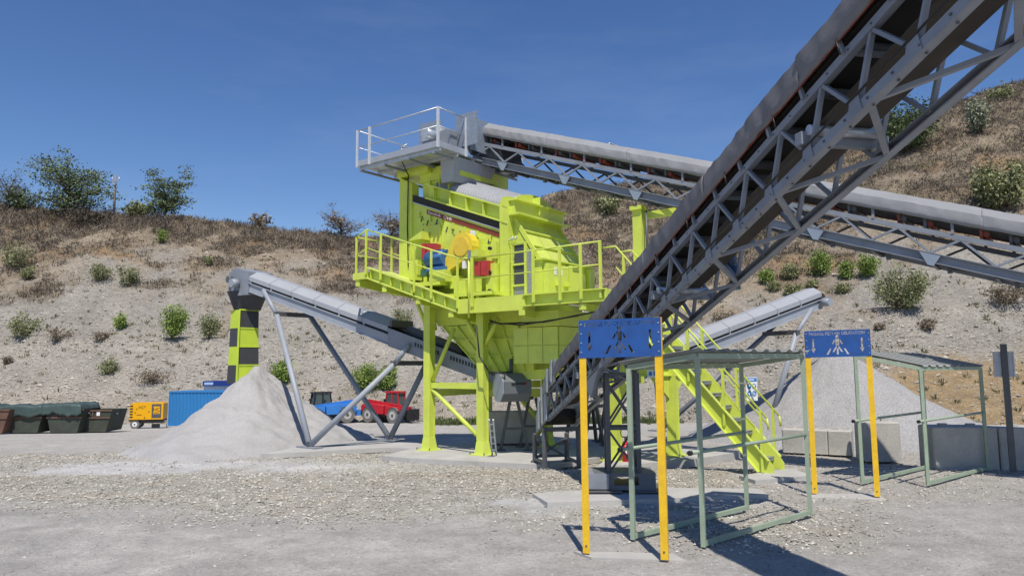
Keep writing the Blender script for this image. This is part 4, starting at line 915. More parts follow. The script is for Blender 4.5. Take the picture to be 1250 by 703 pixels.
# far side hangers
MB().hexa([Q(S0, .10, .30), Q(S1, .10, .30), Q(S1, .66, .30), Q(S0, .66, .30)], [Q(S0, .10, .315), Q(S1, .10, .315), Q(S1, .66, .315), Q(S0, .66, .315)]).build('return_belt', PAN, OC)
MB().hexa([Q(S0, .03, .69), Q(S1, .03, .69), Q(S1, .73, .69), Q(S0, .73, .69)], [Q(S0, .03, .71), Q(S1, .03, .71), Q(S1, .73, .71), Q(S0, .73, .71)]).build('carrying_belt', BELT, OC)
s = S0 + .2; k = 0
while s < S1:
    for a in (-.02, W1 + .02): bar('cover_post', Q(s, a, H1), Q(s - .05, a, .70), .035, STEEL, OC)
    tube('idler_roller', Q(s, .06, .63), Q(s, .70, .63), .05, STEELD, OC, 10)
    if k % 2 == 0:
        bar('cross_beam', Q(s, 0, H1 + .03), Q(s, W1, H1 + .03), .06, STEEL, OC)
    s += .62; k += 1
for d_ in (6.6, 10.2, 14.0): bar('return_idler_frame', Q(sd(d_), -.05, .22), Q(sd(d_), W1 + .12, .22), .10, STEEL, OC, .12); tube('return_roller', Q(sd(d_) + .1, 0, .25), Q(sd(d_) + .1, W1, .25), .05, GALV, OC)
for a in (-.055, W1 + .055): bar('cover_rail', Q(S0 + .4, a, .672), Q(S1, a, .672), .012, BROWNST, OC, .012)
prof1 = [(-.06, .67), (-.068, .76), (-.066, .87), (-.06, .97), (.06, 1.06), (.38, 1.11), (.70, 1.06), (.82, .97), (.826, .87), (.828, .76), (.82, .67)]
s = sd(16.4); k = 0
while s < S1: sheet(Q, prof1, (s, min(s + 2.13, S1)), 64, COVERD, OC, 'cover_sheet', .016, k * 7); s += 2.1; k += 1
k = 0; s = sd(16.0)
while s < S1:
    MB().tube(Q(s, -.075, .70), Q(s + .05, -.07, .53), .008, 5).build('tie_strap', BLACK, OC); s += 1.07
m_ = MB(); s = S0 + .15
while s < S1: m_.tube(Q(s, -.008, -.0), Q(s, -.018, -.0), .012, 6); m_.tube(Q(s, .045, -.052), Q(s, .045, -.064), .012, 6); m_.tube(Q(s + .1, -.008, H1), Q(s + .1, -.016, H1), .009, 6); s += .31
m_.build('chord_bolts', STEELD, OC, kind='stuff')
s = st0
while s < S1: MB().prism([Q(s - .10, -.009, -.05), Q(s + .10, -.009, -.05), Q(s + .06, -.009, .10), Q(s - .06, -.009, .10)], -A1 * .006).build('gusset_plate', STEEL, OC); s += pt
MB().path([Q(S0, -.02, .10), Q(S0 + 3, -.02, .12), Q(S0 + 6, -.02, .09), Q(S0 + 9, -.02, .11), Q(S1, -.02, .1)], .012, 5).build('cable', BLACK, OC)
# tail of the overhead conveyor
for s, z0, z1 in ((S0 - .1, -.05, .75), (S0 - .42, -.1, .62), (S0 - .05 + .5, .5, 1.02), (S0 + .85, .62, 1.1)):
    MB().box(Q(s, -.09, (z0 + z1) / 2), D1.cross(A1).cross(A1).normalized() * .05 if 0 else V3((D1.x, D1.y, 0)).normalized() * .06, A1 * .01, ZZ * (z1 - z0) / 2).build('skirt_plate', GALV, OC)
MB().prism([Q(S0 - .85, -.06, -.12), Q(S0 + .2, -.06, -.05), Q(S0 + .2, -.06, .55), Q(S0 - .5, -.06, .52), Q(S0 - .85, -.06, .25)], A1 * .04).build('tail_side_plate', LGREY, OC)
MB().prism([Q(S0 - .85, W1 + .03, -.12), Q(S0 + .2, W1 + .03, -.05), Q(S0 + .2, W1 + .03, .55), Q(S0 - .5, W1 + .03, .52), Q(S0 - .85, W1 + .03, .25)], A1 * .04).build('tail_side_plate', LGREY, OC)
tube('tail_drum', Q(S0 - .5, 0, .2), Q(S0 - .5, W1, .2), .22, BELT, OC, 18)
MB().prism([Q(S0 - .3, -.07, .56), Q(S0 + 1.1, -.07, .56), Q(S0 + 1.1, -.07, 1.05), Q(S0 + .1, -.07, .9)], A1 * .03).build('feed_skirt', STEEL, OC)
m_ = MB(); m_.prism([Q(sd(13.6), -.03, -.05), Q(sd(12.6), -.03, -.05), Q(sd(12.6), -.03, .06), Q(sd(13.2), -.03, -.42)], A1 * .06); m_.build('haunch_plate', STEEL, OC)
# tail stand
TS = thing('tail_stand', 'dark steel stand under the tail of the overhead conveyor', 'support stand', onz(676, 563))
c4 = [Q(sd(16.75), -.02, 0), Q(sd(16.75), W1 + .02, 0), Q(sd(17.7), -.02, 0), Q(sd(17.7), W1 + .02, 0)]
for i, p in enumerate(c4):
    foot = V3((p.x, p.y, -.06)) + (V3((0, -.12, 0)) if i < 2 else V3((0, .12, 0))); bar('leg', foot, V3((p.x, p.y, .85 if i < 2 else .62)), .09, STEELD, TS, .07)
    MB().box(foot, V3((.1, 0, 0)), V3((0, .1, 0)), ZZ * .015).build('foot_plate', STEELD, TS)
T_ = [V3((p.x, p.y, .80)) for p in c4]; F_ = [V3((p.x, p.y, .03)) for p in c4]
bar('head_beam', T_[0] - A1 * .06, T_[1] + A1 * .06, .08, STEELD, TS, .1); bar('tie', F_[2] + ZZ * .05, F_[3] + ZZ * .05, .06, STEELD, TS)
bar('cross_brace', T_[2] - ZZ * .3, F_[3], .05, STEELD, TS); bar('cross_brace', T_[3] - ZZ * .3, F_[2], .05, STEELD, TS); bar('tie', F_[0] + ZZ * .02, F_[2], .06, STEELD, TS); bar('tie', F_[1], F_[3], .06, STEELD, TS)
# lattice tower under the overhead conveyor
LT = thing('lattice_tower', 'dark grey lattice tower under the overhead conveyor on a steel block', 'support tower', onz(766, 598, .06))
tb = [onz(744, 598, .07), onz(781, 598, .07)]; tdx = (tb[1] - tb[0]).normalized(); tdy = V3((-tdx.y, tdx.x, 0)); tw = (tb[1] - tb[0]).length
zt_ = at(745, 455, tb[0].y).z
cs = [tb[0], tb[1], tb[0] + tdy * .5, tb[1] + tdy * .5]
for p in cs: bar('leg', V3((p.x, p.y, .3)), V3((p.x, p.y, zt_)), .075, STEELD, LT, .075, tdx)
for a, b_ in ((0, 1), (2, 3), (0, 2), (1, 3)):
    for z0, z1 in ((.36, 1.12), (1.16, 1.96)):
        bar('lacing_bar', V3((cs[a].x, cs[a].y, z0)), V3((cs[b_].x, cs[b_].y, z1)), .035, STEELD, LT); bar('lacing_bar', V3((cs[a].x, cs[a].y, z1)), V3((cs[b_].x, cs[b_].y, z0)), .03, STEELD, LT, .036)
    for z0 in (1.14, zt_ - .03): bar('tie', V3((cs[a].x, cs[a].y, z0)), V3((cs[b_].x, cs[b_].y, z0)), .05, STEELD, LT)
STB = mat('steel_block_paint', (.10, .115, .14), .5, 0, .2, 2, dust=.35)
bc_ = (cs[0] + cs[3]) / 2; hw = tw / 2 + .27
m_ = MB()
for k, (z0, z1) in enumerate(((.09, .17), (.32, .38))): m_.box(V3((bc_.x, bc_.y, (z0 + z1) / 2)), tdx * hw, tdy * .38, ZZ * (z1 - z0) / 2)
for x0, x1 in ((-hw + .002, -hw * .35), (hw * .45, hw - .002)): m_.box(V3((bc_.x, bc_.y, .245)) + tdx * (x0 + x1) / 2, tdx * (x1 - x0) / 2, tdy * .378, ZZ * .075)
m_.build('ballast_block', STB, LT)
MB().box(V3((bc_.x, bc_.y, .245)) - tdx * (hw * .9), tdx * .2, tdy * .42, ZZ * .13).build('block_end', STEEL, LT)
for sg in (-1, 1): MB().box(V3((bc_.x, bc_.y, .08)) + tdx * sg * (hw * .72) - tdy * .1, tdx * .32, tdy * .42, ZZ * .012).build('foot_plate', STEELD, LT)

# --- feed conveyor on the back (along the plant axis)
FS = .351; FC = thing('feed_conveyor', 'grey covered feed conveyor climbing from the right to the top of the lime plant', 'conveyor', M(6, 1.9, 0))
def R(s, a, z): return M(s, 1.9 + a, 7.8 - FS * (s + .07) + z)
F0, F1e = -1.65, 17.5; W2, H2 = 1.2, .62
for a, z, ht_, wd_, nm in ((0, .10, .20, .03, 'lower_chord'), (W2, .10, .20, .03, 'lower_chord'), (0, H2, .10, .06, 'upper_chord'), (W2, H2, .10, .06, 'upper_chord')):
    m_ = MB(); m_.bar(R(F0, a, z), R(F1e, a, z), wd_, ht_, UU)
    if nm == 'lower_chord':
        sg = -1 if a == 0 else 1
        m_.bar(R(F0, a - .0 + sg * .055, z + .092), R(F1e, a + sg * .055, z + .092), .08, .016, UU); m_.bar(R(F0, a + sg * .055, z - .092), R(F1e, a + sg * .055, z - .092), .08, .016, UU)
    m_.build(nm, STEEL, FC)
zig(FC, R, 0, .2, 0, H2 - .04, -1.5, 15, 1.06, .055, STEEL, V3((0, 0, 0)), side=UU)
zig(FC, R, W2, .2, W2, H2 - .04, -1.5, 15, 1.06, .055, STEELD, V3((0, 0, 0)), side=UU)  # far lacing in darker steel, its shade put into the colour
zig(FC, R, .05, .05, W2 - .05, .05, -1.5, 15, 1.4, .05, STEELD, V3((0, 0, 0)), name='bottom_lacing')
s = -1.5 + .53 * 2
GUS = mat('gusset_plate', (.24, .29, .36), .5, 0, .08, 3)
k = 0
while s < 14:
    if k % 2 == 0: MB().prism([R(s - .18, -.10, .17), R(s + .18, -.10, .17), R(s + .05, -.10, -.06), R(s - .05, -.10, -.06)], -UU * .015).build('gusset', GUS, FC)
    bar('cross_beam', R(s, 0, .0), R(s, W2, .0), .06, STEELD, FC); MB().box(R(s + .3, .1, -.06), VV * .04, UU * .05, ZZ * .06).build('return_bracket', STEELD, FC)
    s += 1.06; k += 1
s = -1.4; k = 0
while s < 14:
    if k % 3 != 2:
        m_ = MB(); m_.bar(R(s, .02, H2 + .05), R(s, .02, .88), .04, .05, UU); m_.bar(R(s, W2 - .02, H2 + .05), R(s, W2 - .02, .88), .04, .05, UU); m_.bar(R(s, 0, H2 + .09), R(s, W2, H2 + .09), .05, .06); m_.build('idler_bracket', BROWNST if k % 3 == 0 else STEELD, FC)
        tube('idler_roller', R(s + .08, .05, .80), R(s + .08, W2 - .05, .80), .055, BROWNST if k % 2 else STEELD, FC, 10)
    else: bar('cover_post', R(s, -.02, H2 + .05), R(s, -.02, .90), .05, STEEL, FC)
    s += .46; k += 1
MB().hexa([R(F0, .1, .98), R(F1e, .1, .98), R(F1e, 1.1, .98), R(F0, 1.1, .98)], [R(F0, .1, 1.0), R(F1e, .1, 1.0), R(F1e, 1.1, 1.0), R(F0, 1.1, 1.0)]).build('carrying_belt', BELT, FC)
MB().hexa([R(F0, .2, .10), R(F1e, .2, .10), R(F1e, 1.0, .10), R(F0, 1.0, .10)], [R(F0, .2, .115), R(F1e, .2, .115), R(F1e, 1.0, .115), R(F0, 1.0, .115)]).build('return_belt', BELT, FC)
for a in (-.07, W2 + .07): bar('cover_rail', R(F0, a, .895), R(14, a, .895), .012, BROWNST, FC, .014)
prof2 = [(-.09, .87), (-.10, .95), (-.098, 1.04), (-.085, 1.13), (.16, 1.31), (.6, 1.34), (1.04, 1.31), (1.285, 1.13), (1.298, 1.04), (1.30, .95), (1.29, .87)]
s = -1.45; k = 0
while s < 14: sheet(R, prof2, (s, s + 2.52), 64, COVER, FC, 'cover_sheet', .014, k * 5 + 50); s += 2.5; k += 1
MB().prism([R(-.5, .1, .05), R(-1.45, .1, .05), R(-1.45, .1, .8), R(-.7, .1, .8)], UU * 1.0).build('head_drum_box', STEELD, FC)
MB().path([R(2.1, W2 + .1, 1.0), R(2.2, W2 + .1, 1.45), R(2.35, W2 + .1, 1.52), R(3.0, W2 + .1, 1.38), R(3.15, W2 + .1, 1.0)], .02, 8).build('access_handrail', GALV, FC)
for s in (1.4, 12.9):
    pass
for a in (0, W2):
    zt2 = R(13.6, a, 0).z; bar('trestle_leg', M(13.6, 1.9 + a, 0), R(13.6, a, 0), .16, STEEL, FC)
# chute from the feed conveyor and head platform
MB().hexa([M(-1.95, .85, 7.55), M(-1.5, .85, 7.55), M(-1.5, 2.4, 7.55), M(-1.95, 2.4, 7.55)], [M(-1.85, .7, 8.22), M(-1.3, .7, 8.22), M(-1.3, 2.6, 8.22), M(-1.85, 2.6, 8.22)]).build('discharge_chute', LGREY, FC)
HW = thing('head_walkway', 'galvanised walkway with guard rails round the feed conveyor head', 'walkway', M(-2.8, 1.9, 8.3))
S_a, S_b, T_a, T_b = -4.5, -1.2, -.1, 3.8; zp = 8.3
MB().box(M((S_a + S_b) / 2, (T_a + T_b) / 2, zp - .02), VV * (S_b - S_a) / 2, UU * (T_b - T_a) / 2, ZZ * .015).build('floor_plate', GALV, HW)
for k in range(6): bar('floor_joist', M(S_a, T_a + .1 + k * .72, zp - .085), M(S_b, T_a + .1 + k * .72, zp - .085), .05, GALV, HW, .09, UU)
for k in range(4): bar('cross_joist', M(S_a + .1 + k * 1.0, T_a, zp - .16), M(S_a + .1 + k * 1.0, T_b, zp - .16), .06, STEEL, HW, .06, VV)
for a, b_ in ((M(S_a, T_a, zp), M(S_b, T_a, zp)), (M(S_a, T_a, zp), M(S_a, T_b, zp)), (M(S_a, T_b, zp), M(S_b, T_b, zp)), (M(S_b, T_a, zp), M(S_b, T_a + 1.2, zp))):
    bar('toe_board', a + ZZ * .06, b_ + ZZ * .06, .02, LGREY, HW, .17)
pts = [M(S_b, T_a + 1.15, zp), M(S_b, T_a, zp), M(S_a, T_a, zp), M(S_a, T_b, zp), M(S_b, T_b, zp)]
GR = GALV
MB().path([p + ZZ * 1.08 for p in pts], .02, 8).build('handrail', GR, HW); MB().path([p + ZZ * .56 for p in pts], .017, 8).build('knee_rail', GR, HW)
RPOST = mat('pale_zinc_post', (.60, .62, .64), .5, .2, .06, 5)
for p in (M(S_b + .02, T_a - .03, zp), M(S_a, T_a - .03, zp), M(S_a + .55, T_a - .03, zp), M(S_b + .03, T_a + 1.15, zp), M(S_a, T_b, zp), M(S_b, T_b, zp), M(S_a, 1.8, zp), M(-2.9, T_b, zp)):
    bar('railing_post', p - ZZ * .06, p + ZZ * 1.09, .07 if p.y < 21 else .05, RPOST, HW, .05, UU)
GPL = mat('guard_mesh_plate', (.26, .30, .36), .5, .3, .2, 12)
MB().box(M(-1.9, 1.1, zp + .62), VV * .02 + UU * .0, UU * .55, ZZ * .52).build('guard_plate', GPL, HW) if 0 else None
for s0, s1, t_, z0, z1 in ((-2.75, -1.85, .75, .05, 1.12), (-1.55, -.75, 1.05, .25, 1.22)):
    MB().box(M((s0 + s1) / 2, t_, zp + (z0 + z1) / 2), VV * (s1 - s0) / 2, UU * .01, ZZ * (z1 - z0) / 2).build('guard_plate', GPL, HW)
dc = M(-2.05, .8, zp + .62)
tube('gear_motor', dc - UU * .55, dc, .15, GALV, HW, 14); tube('gear_motor', dc + VV * .1 - ZZ * .35, dc + VV * .1 + ZZ * .25, .16, STEEL, HW, 14)
tube('drive_shaft', dc, M(-2.05, 2.8, zp + .62), .06, STEELD, HW); MB().box(dc + VV * .4 - ZZ * .15, VV * .22, UU * .15, ZZ * .25).build('gear_case', STEEL, HW)
tube('head_drum', M(-1.6, 2.0, zp + .55), M(-1.6, 3.0, zp + .55), .3, BELT, HW, 20)
m_ = MB()
for k in range(5): m_.tube(M(-3.1 + random.uniform(-.12, .12), .3, zp + .1 + k * .07), M(-3.0 + random.uniform(-.15, .15), .4, zp + .2 + k * .07), .025, 6)
m_.build('take_up_screw', GALV, HW)
for k in range(3): tube('hydraulic_hose', dc + VV * (.1 + .1 * k) - ZZ * .3, dc + VV * (.5 + .1 * k) - ZZ * .62, .02, BLACK, HW, 6)
MB().box(dc - VV * .35 + ZZ * .1, VV * .18, UU * .12, ZZ * .16).build('terminal_box', LGREY, HW)
MB().box(M(-1.15, 2.2, zp + .7), VV * .01, UU * 1.0, ZZ * .5).build('guard_plate', GPL, HW)
MB().path([M(-2.9, .2, zp - .1), M(-3.3, .85, zp - .3), M(-3.35, .87, 6.5), M(-3.3, .87, 5.2)], .018, 6).build('cable', BLACK, HW)

# --- panel-covered product conveyors
def panel_conveyor(root, P, s0, s1, W, n, dark_from=None, prof=None):
    mc_ = LGREY
    for a in (0, W):
        sg = -1 if a == 0 else 1
        m_ = MB(); m_.bar(P(s0, a, .15), P(s1, a, .15), .02, .30, None); m_.bar(P(s0, a + sg * .03, .295), P(s1, a + sg * .03, .295), .07, .015); m_.bar(P(s0, a + sg * .03, .005), P(s1, a + sg * .03, .005), .07, .015)
        m_.build('side_frame', mc_, root)
        bar('gap_strip', P(s0, a + (.03 if a == 0 else -.03), .345), P(s1, a + (.03 if a == 0 else -.03), .345), .01, BELT, root, .09)
    MB().hexa([P(s0, .05, .1), P(s1, .05, .1), P(s1, W - .05, .1), P(s0, W - .05, .1)], [P(s0, .05, .12), P(s1, .05, .12), P(s1, W - .05, .12), P(s0, W - .05, .12)]).build('return_belt', BELT, root)
    pr = [(-.03, .385), (-.03, .53), (.27, .71), (W - .27, .71), (W + .03, .53), (W + .03, .385)]
    ln = (s1 - s0) / n
    for k in range(n):
        sheet(P, pr, (s0 + k * ln + .008, s0 + (k + 1) * ln - .008), 3, COVERL, root, 'cover_panel', 0, k)
        bar('gap_post', P(s0 + k * ln + .05, -.01, .30), P(s0 + k * ln + .05, -.01, .39), .07, LGREY, root, .02)
        bar('panel_strap', P(s0 + k * ln, -.045, .40), P(s0 + k * ln, -.045, .52), .02, LGREY, root, .02)
LC = thing('left_conveyor', 'pale grey covered conveyor on tube legs feeding the left stone cone', 'conveyor', M(-5, .4, 0))
LS = .318
def PL(s, a, z): return M(s, a + .125 * (s + 10.1), 4.54 - LS * (s + 9.12) + z)
panel_conveyor(LC, PL, -10.1, -4.0, .85, 6)
# bare lower part
MB().prism([PL(-4.0, -.03, -.05), PL(.15, -.03, .0), PL(.15, -.03, .45), PL(-4.0, -.03, .50)], UU * .03).build('skirt_side', STEEL, LC)  # both skirts take a darker steel that stands for the platform's shadow
MB().prism([PL(-4.0, .88, -.05), PL(.15, .88, .0), PL(.15, .88, .45), PL(-4.0, .88, .50)], UU * .03).build('skirt_side', STEEL, LC)
for s0, n_ in ((-3.0, 9), (-1.75, 9), (-.6, 6)):
    m_ = MB()
    for k in range(n_): m_.prism([PL(s0 + k * .1, -.034, .24), PL(s0 + k * .1 + .06, -.034, .24), PL(s0 + k * .1 + .06, -.034, .36), PL(s0 + k * .1, -.034, .36)], UU * .003)
    m_.build('vent_slots', BLACK, LC)
MB().hexa([PL(-3.95, .05, .35), PL(.15, .05, .35), PL(.15, .8, .35), PL(-3.95, .8, .35)], [PL(-3.95, .05, .37), PL(.15, .05, .37), PL(.15, .8, .37), PL(-3.95, .8, .37)]).build('carrying_belt', BELT, LC)
tube('feed_hood', PL(-3.6, .42, .52), PL(-1.6, .42, .48), .17, STEELD, LC, 14)
MB().box(PL(-3.9, .42, .66), VV * .05, UU * .45, ZZ * .1).build('hood_bracket', STEELD, LC)
# head box and checkered sock
hp = lambda s, a, z: PL(s, a, z)
MB().prism([hp(-10.1, -.06, .70), hp(-10.1, -.06, -.1), hp(-10.7, -.06, -.3), hp(-11.1, -.06, -.2), hp(-11.1, -.06, .40), hp(-10.8, -.06, .66)], UU * .97).build('head_box', STEEL, LC)
tube('head_motor', hp(-10.6, -.1, .15), hp(-10.6, -.35, .15), .15, LGREY, LC, 14); tube('head_bearing', hp(-10.95, -.1, .2), hp(-10.95, -.22, .2), .12, STEELD, LC, 12)
c0 = hp(-10.75, .43, -.2); zc = c0.z; cdz = c0.z - at(299, 379, c0.y).z
MB().hexa([c0 + V3((sx * .37, sy * .27, -cdz)) for sx, sy in ((-1, -1), (1, -1), (1, 1), (-1, 1))], [c0 + V3((sx * .55, sy * .5, .05)) for sx, sy in ((-1, -1), (1, -1), (1, 1), (-1, 1))]).build('chute_cone', SOCKB, LC)
cs0 = at(299, 379, c0.y); hw_ = .36; nrow = 4; z_top = at(299, 379, c0.y).z; z_bot = at(299, 468, c0.y).z
RT = Matrix.Rotation(math.radians(48), 3, 'Z')
for r_ in range(nrow):
    za, zb_ = z_top - (z_top - z_bot) * r_ / nrow, z_top - (z_top - z_bot) * (r_ + 1) / nrow
    gro = .006 * r_ ** 1.6
    for f_ in range(4):
        o0 = [(-1, -1), (1, -1), (1, 1), (-1, 1)]; p0, p1 = o0[f_], o0[(f_ + 1) % 4]
        def cpt(p, z, g_, k_=1): return V3((cs0.x, cs0.y, 0)) + RT @ V3((p[0] * (hw_ + g_) * k_, p[1] * (hw_ + g_) * .85 * k_, 0)) + ZZ * z
        g0_, g1_ = gro, .006 * (r_ + 1) ** 1.6
        MB().hexa([cpt(p0, za, g0_), cpt(p1, za, g0_), cpt(p1, zb_ + .004, g1_), cpt(p0, zb_ + .004, g1_)], [cpt(p0, za, g0_, .97), cpt(p1, za, g0_, .97), cpt(p1, zb_ + .004, g1_, .97), cpt(p0, zb_ + .004, g1_, .97)]).build('chute_sock_panel', SOCKY if (r_ + f_ + 1) % 2 == 0 else SOCKB, LC)
    bar('sock_band', cpt((-1, -1.02), za, gro), cpt((1, -1.02), za, gro), .02, SOCKY, LC, .05)
for e in (-1, 1):
    bar('sock_seam', cpt((e * (1 if e < 0 else 1.0) * 1.0, -1.03), z_top, 0), cpt((e * 1.0, -1.03), z_bot, .06), .09 if e < 0 else .0, SOCKY, LC, .02) if e < 0 else None
# tube legs
def leg_set(root, foot_n, foot_f, tops, r=.085, zf=.08):
    for (f0, tps) in ((foot_n, tops[0]), (foot_f, tops[1])):
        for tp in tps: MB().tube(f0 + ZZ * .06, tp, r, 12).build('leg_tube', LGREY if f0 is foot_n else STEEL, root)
        m_ = MB(); m_.box(f0 + ZZ * .02, VV * .42, UU * .16, ZZ * .02); m_.build('foot_plate', STEEL, root)
        MB().box(f0 + ZZ * .1, VV * .03, UU * .1, ZZ * .08).build('foot_lug', STEELD, root)
fn_ = onz(378, 546.5, -.07); ff_ = onz(476, 537.5, -.07)
tn1, tn2 = PL(-8.45, -.25, -.35), PL(-3.55, -.25, -.45); tf1, tf2 = PL(-8.45, 1.1, -.35), PL(-3.55, 1.1, -.45)
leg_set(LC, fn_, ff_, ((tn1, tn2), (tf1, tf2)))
for s in (-8.45, -3.55):
    dz = -.35 if s < -5 else -.45
    bar('cross_head', PL(s, -.32, dz + .03), PL(s, 1.15, dz + .03), .16, STEELD, LC, .14)
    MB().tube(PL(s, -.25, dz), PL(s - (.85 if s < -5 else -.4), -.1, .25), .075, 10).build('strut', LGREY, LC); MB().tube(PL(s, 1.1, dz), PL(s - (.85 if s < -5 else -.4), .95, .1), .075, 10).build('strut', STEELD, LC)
MB().box((fn_ + ff_) / 2 + ZZ * .02, (ff_ - fn_) * .5, V3((.09, -.07, 0)), ZZ * .015).build('base_tie', STEEL, LC)
# right product conveyor
RC = thing('right_conveyor', 'pale grey covered conveyor on tube legs rising to the right over the chippings', 'conveyor', at(870, 530, 22))
r0 = at(745, 478, 20.0); r1 = at(1003, 376, 24.2); RD = (r1 - r0).normalized(); RA = V3((-RD.y, RD.x, 0)).normalized(); RL = (r1 - r0).length
def PR(s, a, z): return r0 + RD * s + RA * a + ZZ * z
panel_conveyor(RC, PR, 0.2, RL, .85, 8)
tube('head_motor', PR(RL - .1, -.1, .2), PR(RL - .1, -.42, .2), .13, LGREY, RC, 14); tube('head_drum', PR(RL + .02, 0, .3), PR(RL + .02, .85, .3), .22, BELT, RC, 18); MB().box(PR(RL + .12, -.05, .22), RD * .2, RA * .03, ZZ * .1).build('bearing_arm', STEEL, RC)
fN, fF = onz(937, 528, 0), onz(850, 531, 0)
fF = fN + RA * 2.3 - RD * 2.6; fF.z = 0
tN, tF_ = at(966, 404, 23.6), None
sT = (tN - r0).dot(RD); tN = PR(sT, -.2, -.42); tF_ = PR(sT, 1.05, -.42); uN, uF = PR(2.6, -.2, -.4), PR(2.6, 1.05, -.4)
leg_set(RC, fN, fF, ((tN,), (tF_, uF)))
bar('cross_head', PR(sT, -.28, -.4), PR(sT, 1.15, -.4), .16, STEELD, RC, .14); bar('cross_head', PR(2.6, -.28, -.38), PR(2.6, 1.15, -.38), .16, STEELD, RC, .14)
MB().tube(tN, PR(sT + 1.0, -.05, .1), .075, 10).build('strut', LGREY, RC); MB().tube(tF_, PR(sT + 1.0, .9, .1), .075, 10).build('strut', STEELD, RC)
# A-shaped trestles under the plant
def trestle(px, py_top, px_l, px_r, py_b, label, d):
    b0, b1 = onz(px_l, py_b, -.06), onz(px_r, py_b, -.06); tp = at(px, py_top, (b0.y + b1.y) / 2)
    t = thing('trestle', label, 'trestle', (b0 + b1) / 2, 'steel trestles under the plant')
    for dd in (V3((0, 0, 0)), UU * .9):
        sp = (b1 - b0).normalized() * .09
        bar('leg', b0 + dd, tp + dd - sp, .085, STEELD, t); bar('leg', b1 + dd, tp + dd + sp, .085, STEELD, t); k0 = .42
        bar('cross_bar', b0.lerp(tp, k0) + dd, b1.lerp(tp, k0) + dd, .06, STEELD, t)
        for b_ in (b0, b1): MB().box(b_ + dd, V3((.13, 0, 0)), V3((0, .13, 0)), ZZ * .015).build('foot_plate', STEELD, t)
    bar('head_bar', tp, tp + UU * .9, .09, STEELD, t)
trestle(627, 487, 611, 645, 549, 'dark steel trestle right under the grey motor housing', 19)
trestle(701, 500, 690, 709, 541, 'dark steel trestle left of the front yellow post', 21)
trestle(724, 496, 713, 737, 543, 'dark steel trestle right of the front yellow post', 21)
LD = thing('ladder', 'small galvanised ladder leaning by the second lime column', 'ladder', onz(604, 554, .0))
for dx_ in (0, 5): bar('stile', onz(601 + dx_, 555, -.06), at(597 + dx_, 512, 18.3), .04, GALV, LD)
for k in range(5): bar('rung', onz(601, 555, -.06).lerp(at(597, 512, 18.3), .15 + k * .18), onz(606, 555, -.06).lerp(at(602, 512, 18.3), .15 + k * .18), .02, GALV, LD)
CB = thing('concrete_plinth', 'low grey concrete plinth half hidden behind the lime columns', 'concrete block', onz(628, 541))
MB().box(onz(628, 541) + ZZ * .45 + V3((0, .4, 0)), V3((.75, 0, 0)), V3((0, .35, 0)), ZZ * .45).build('plinth_body', CONCD, CB)

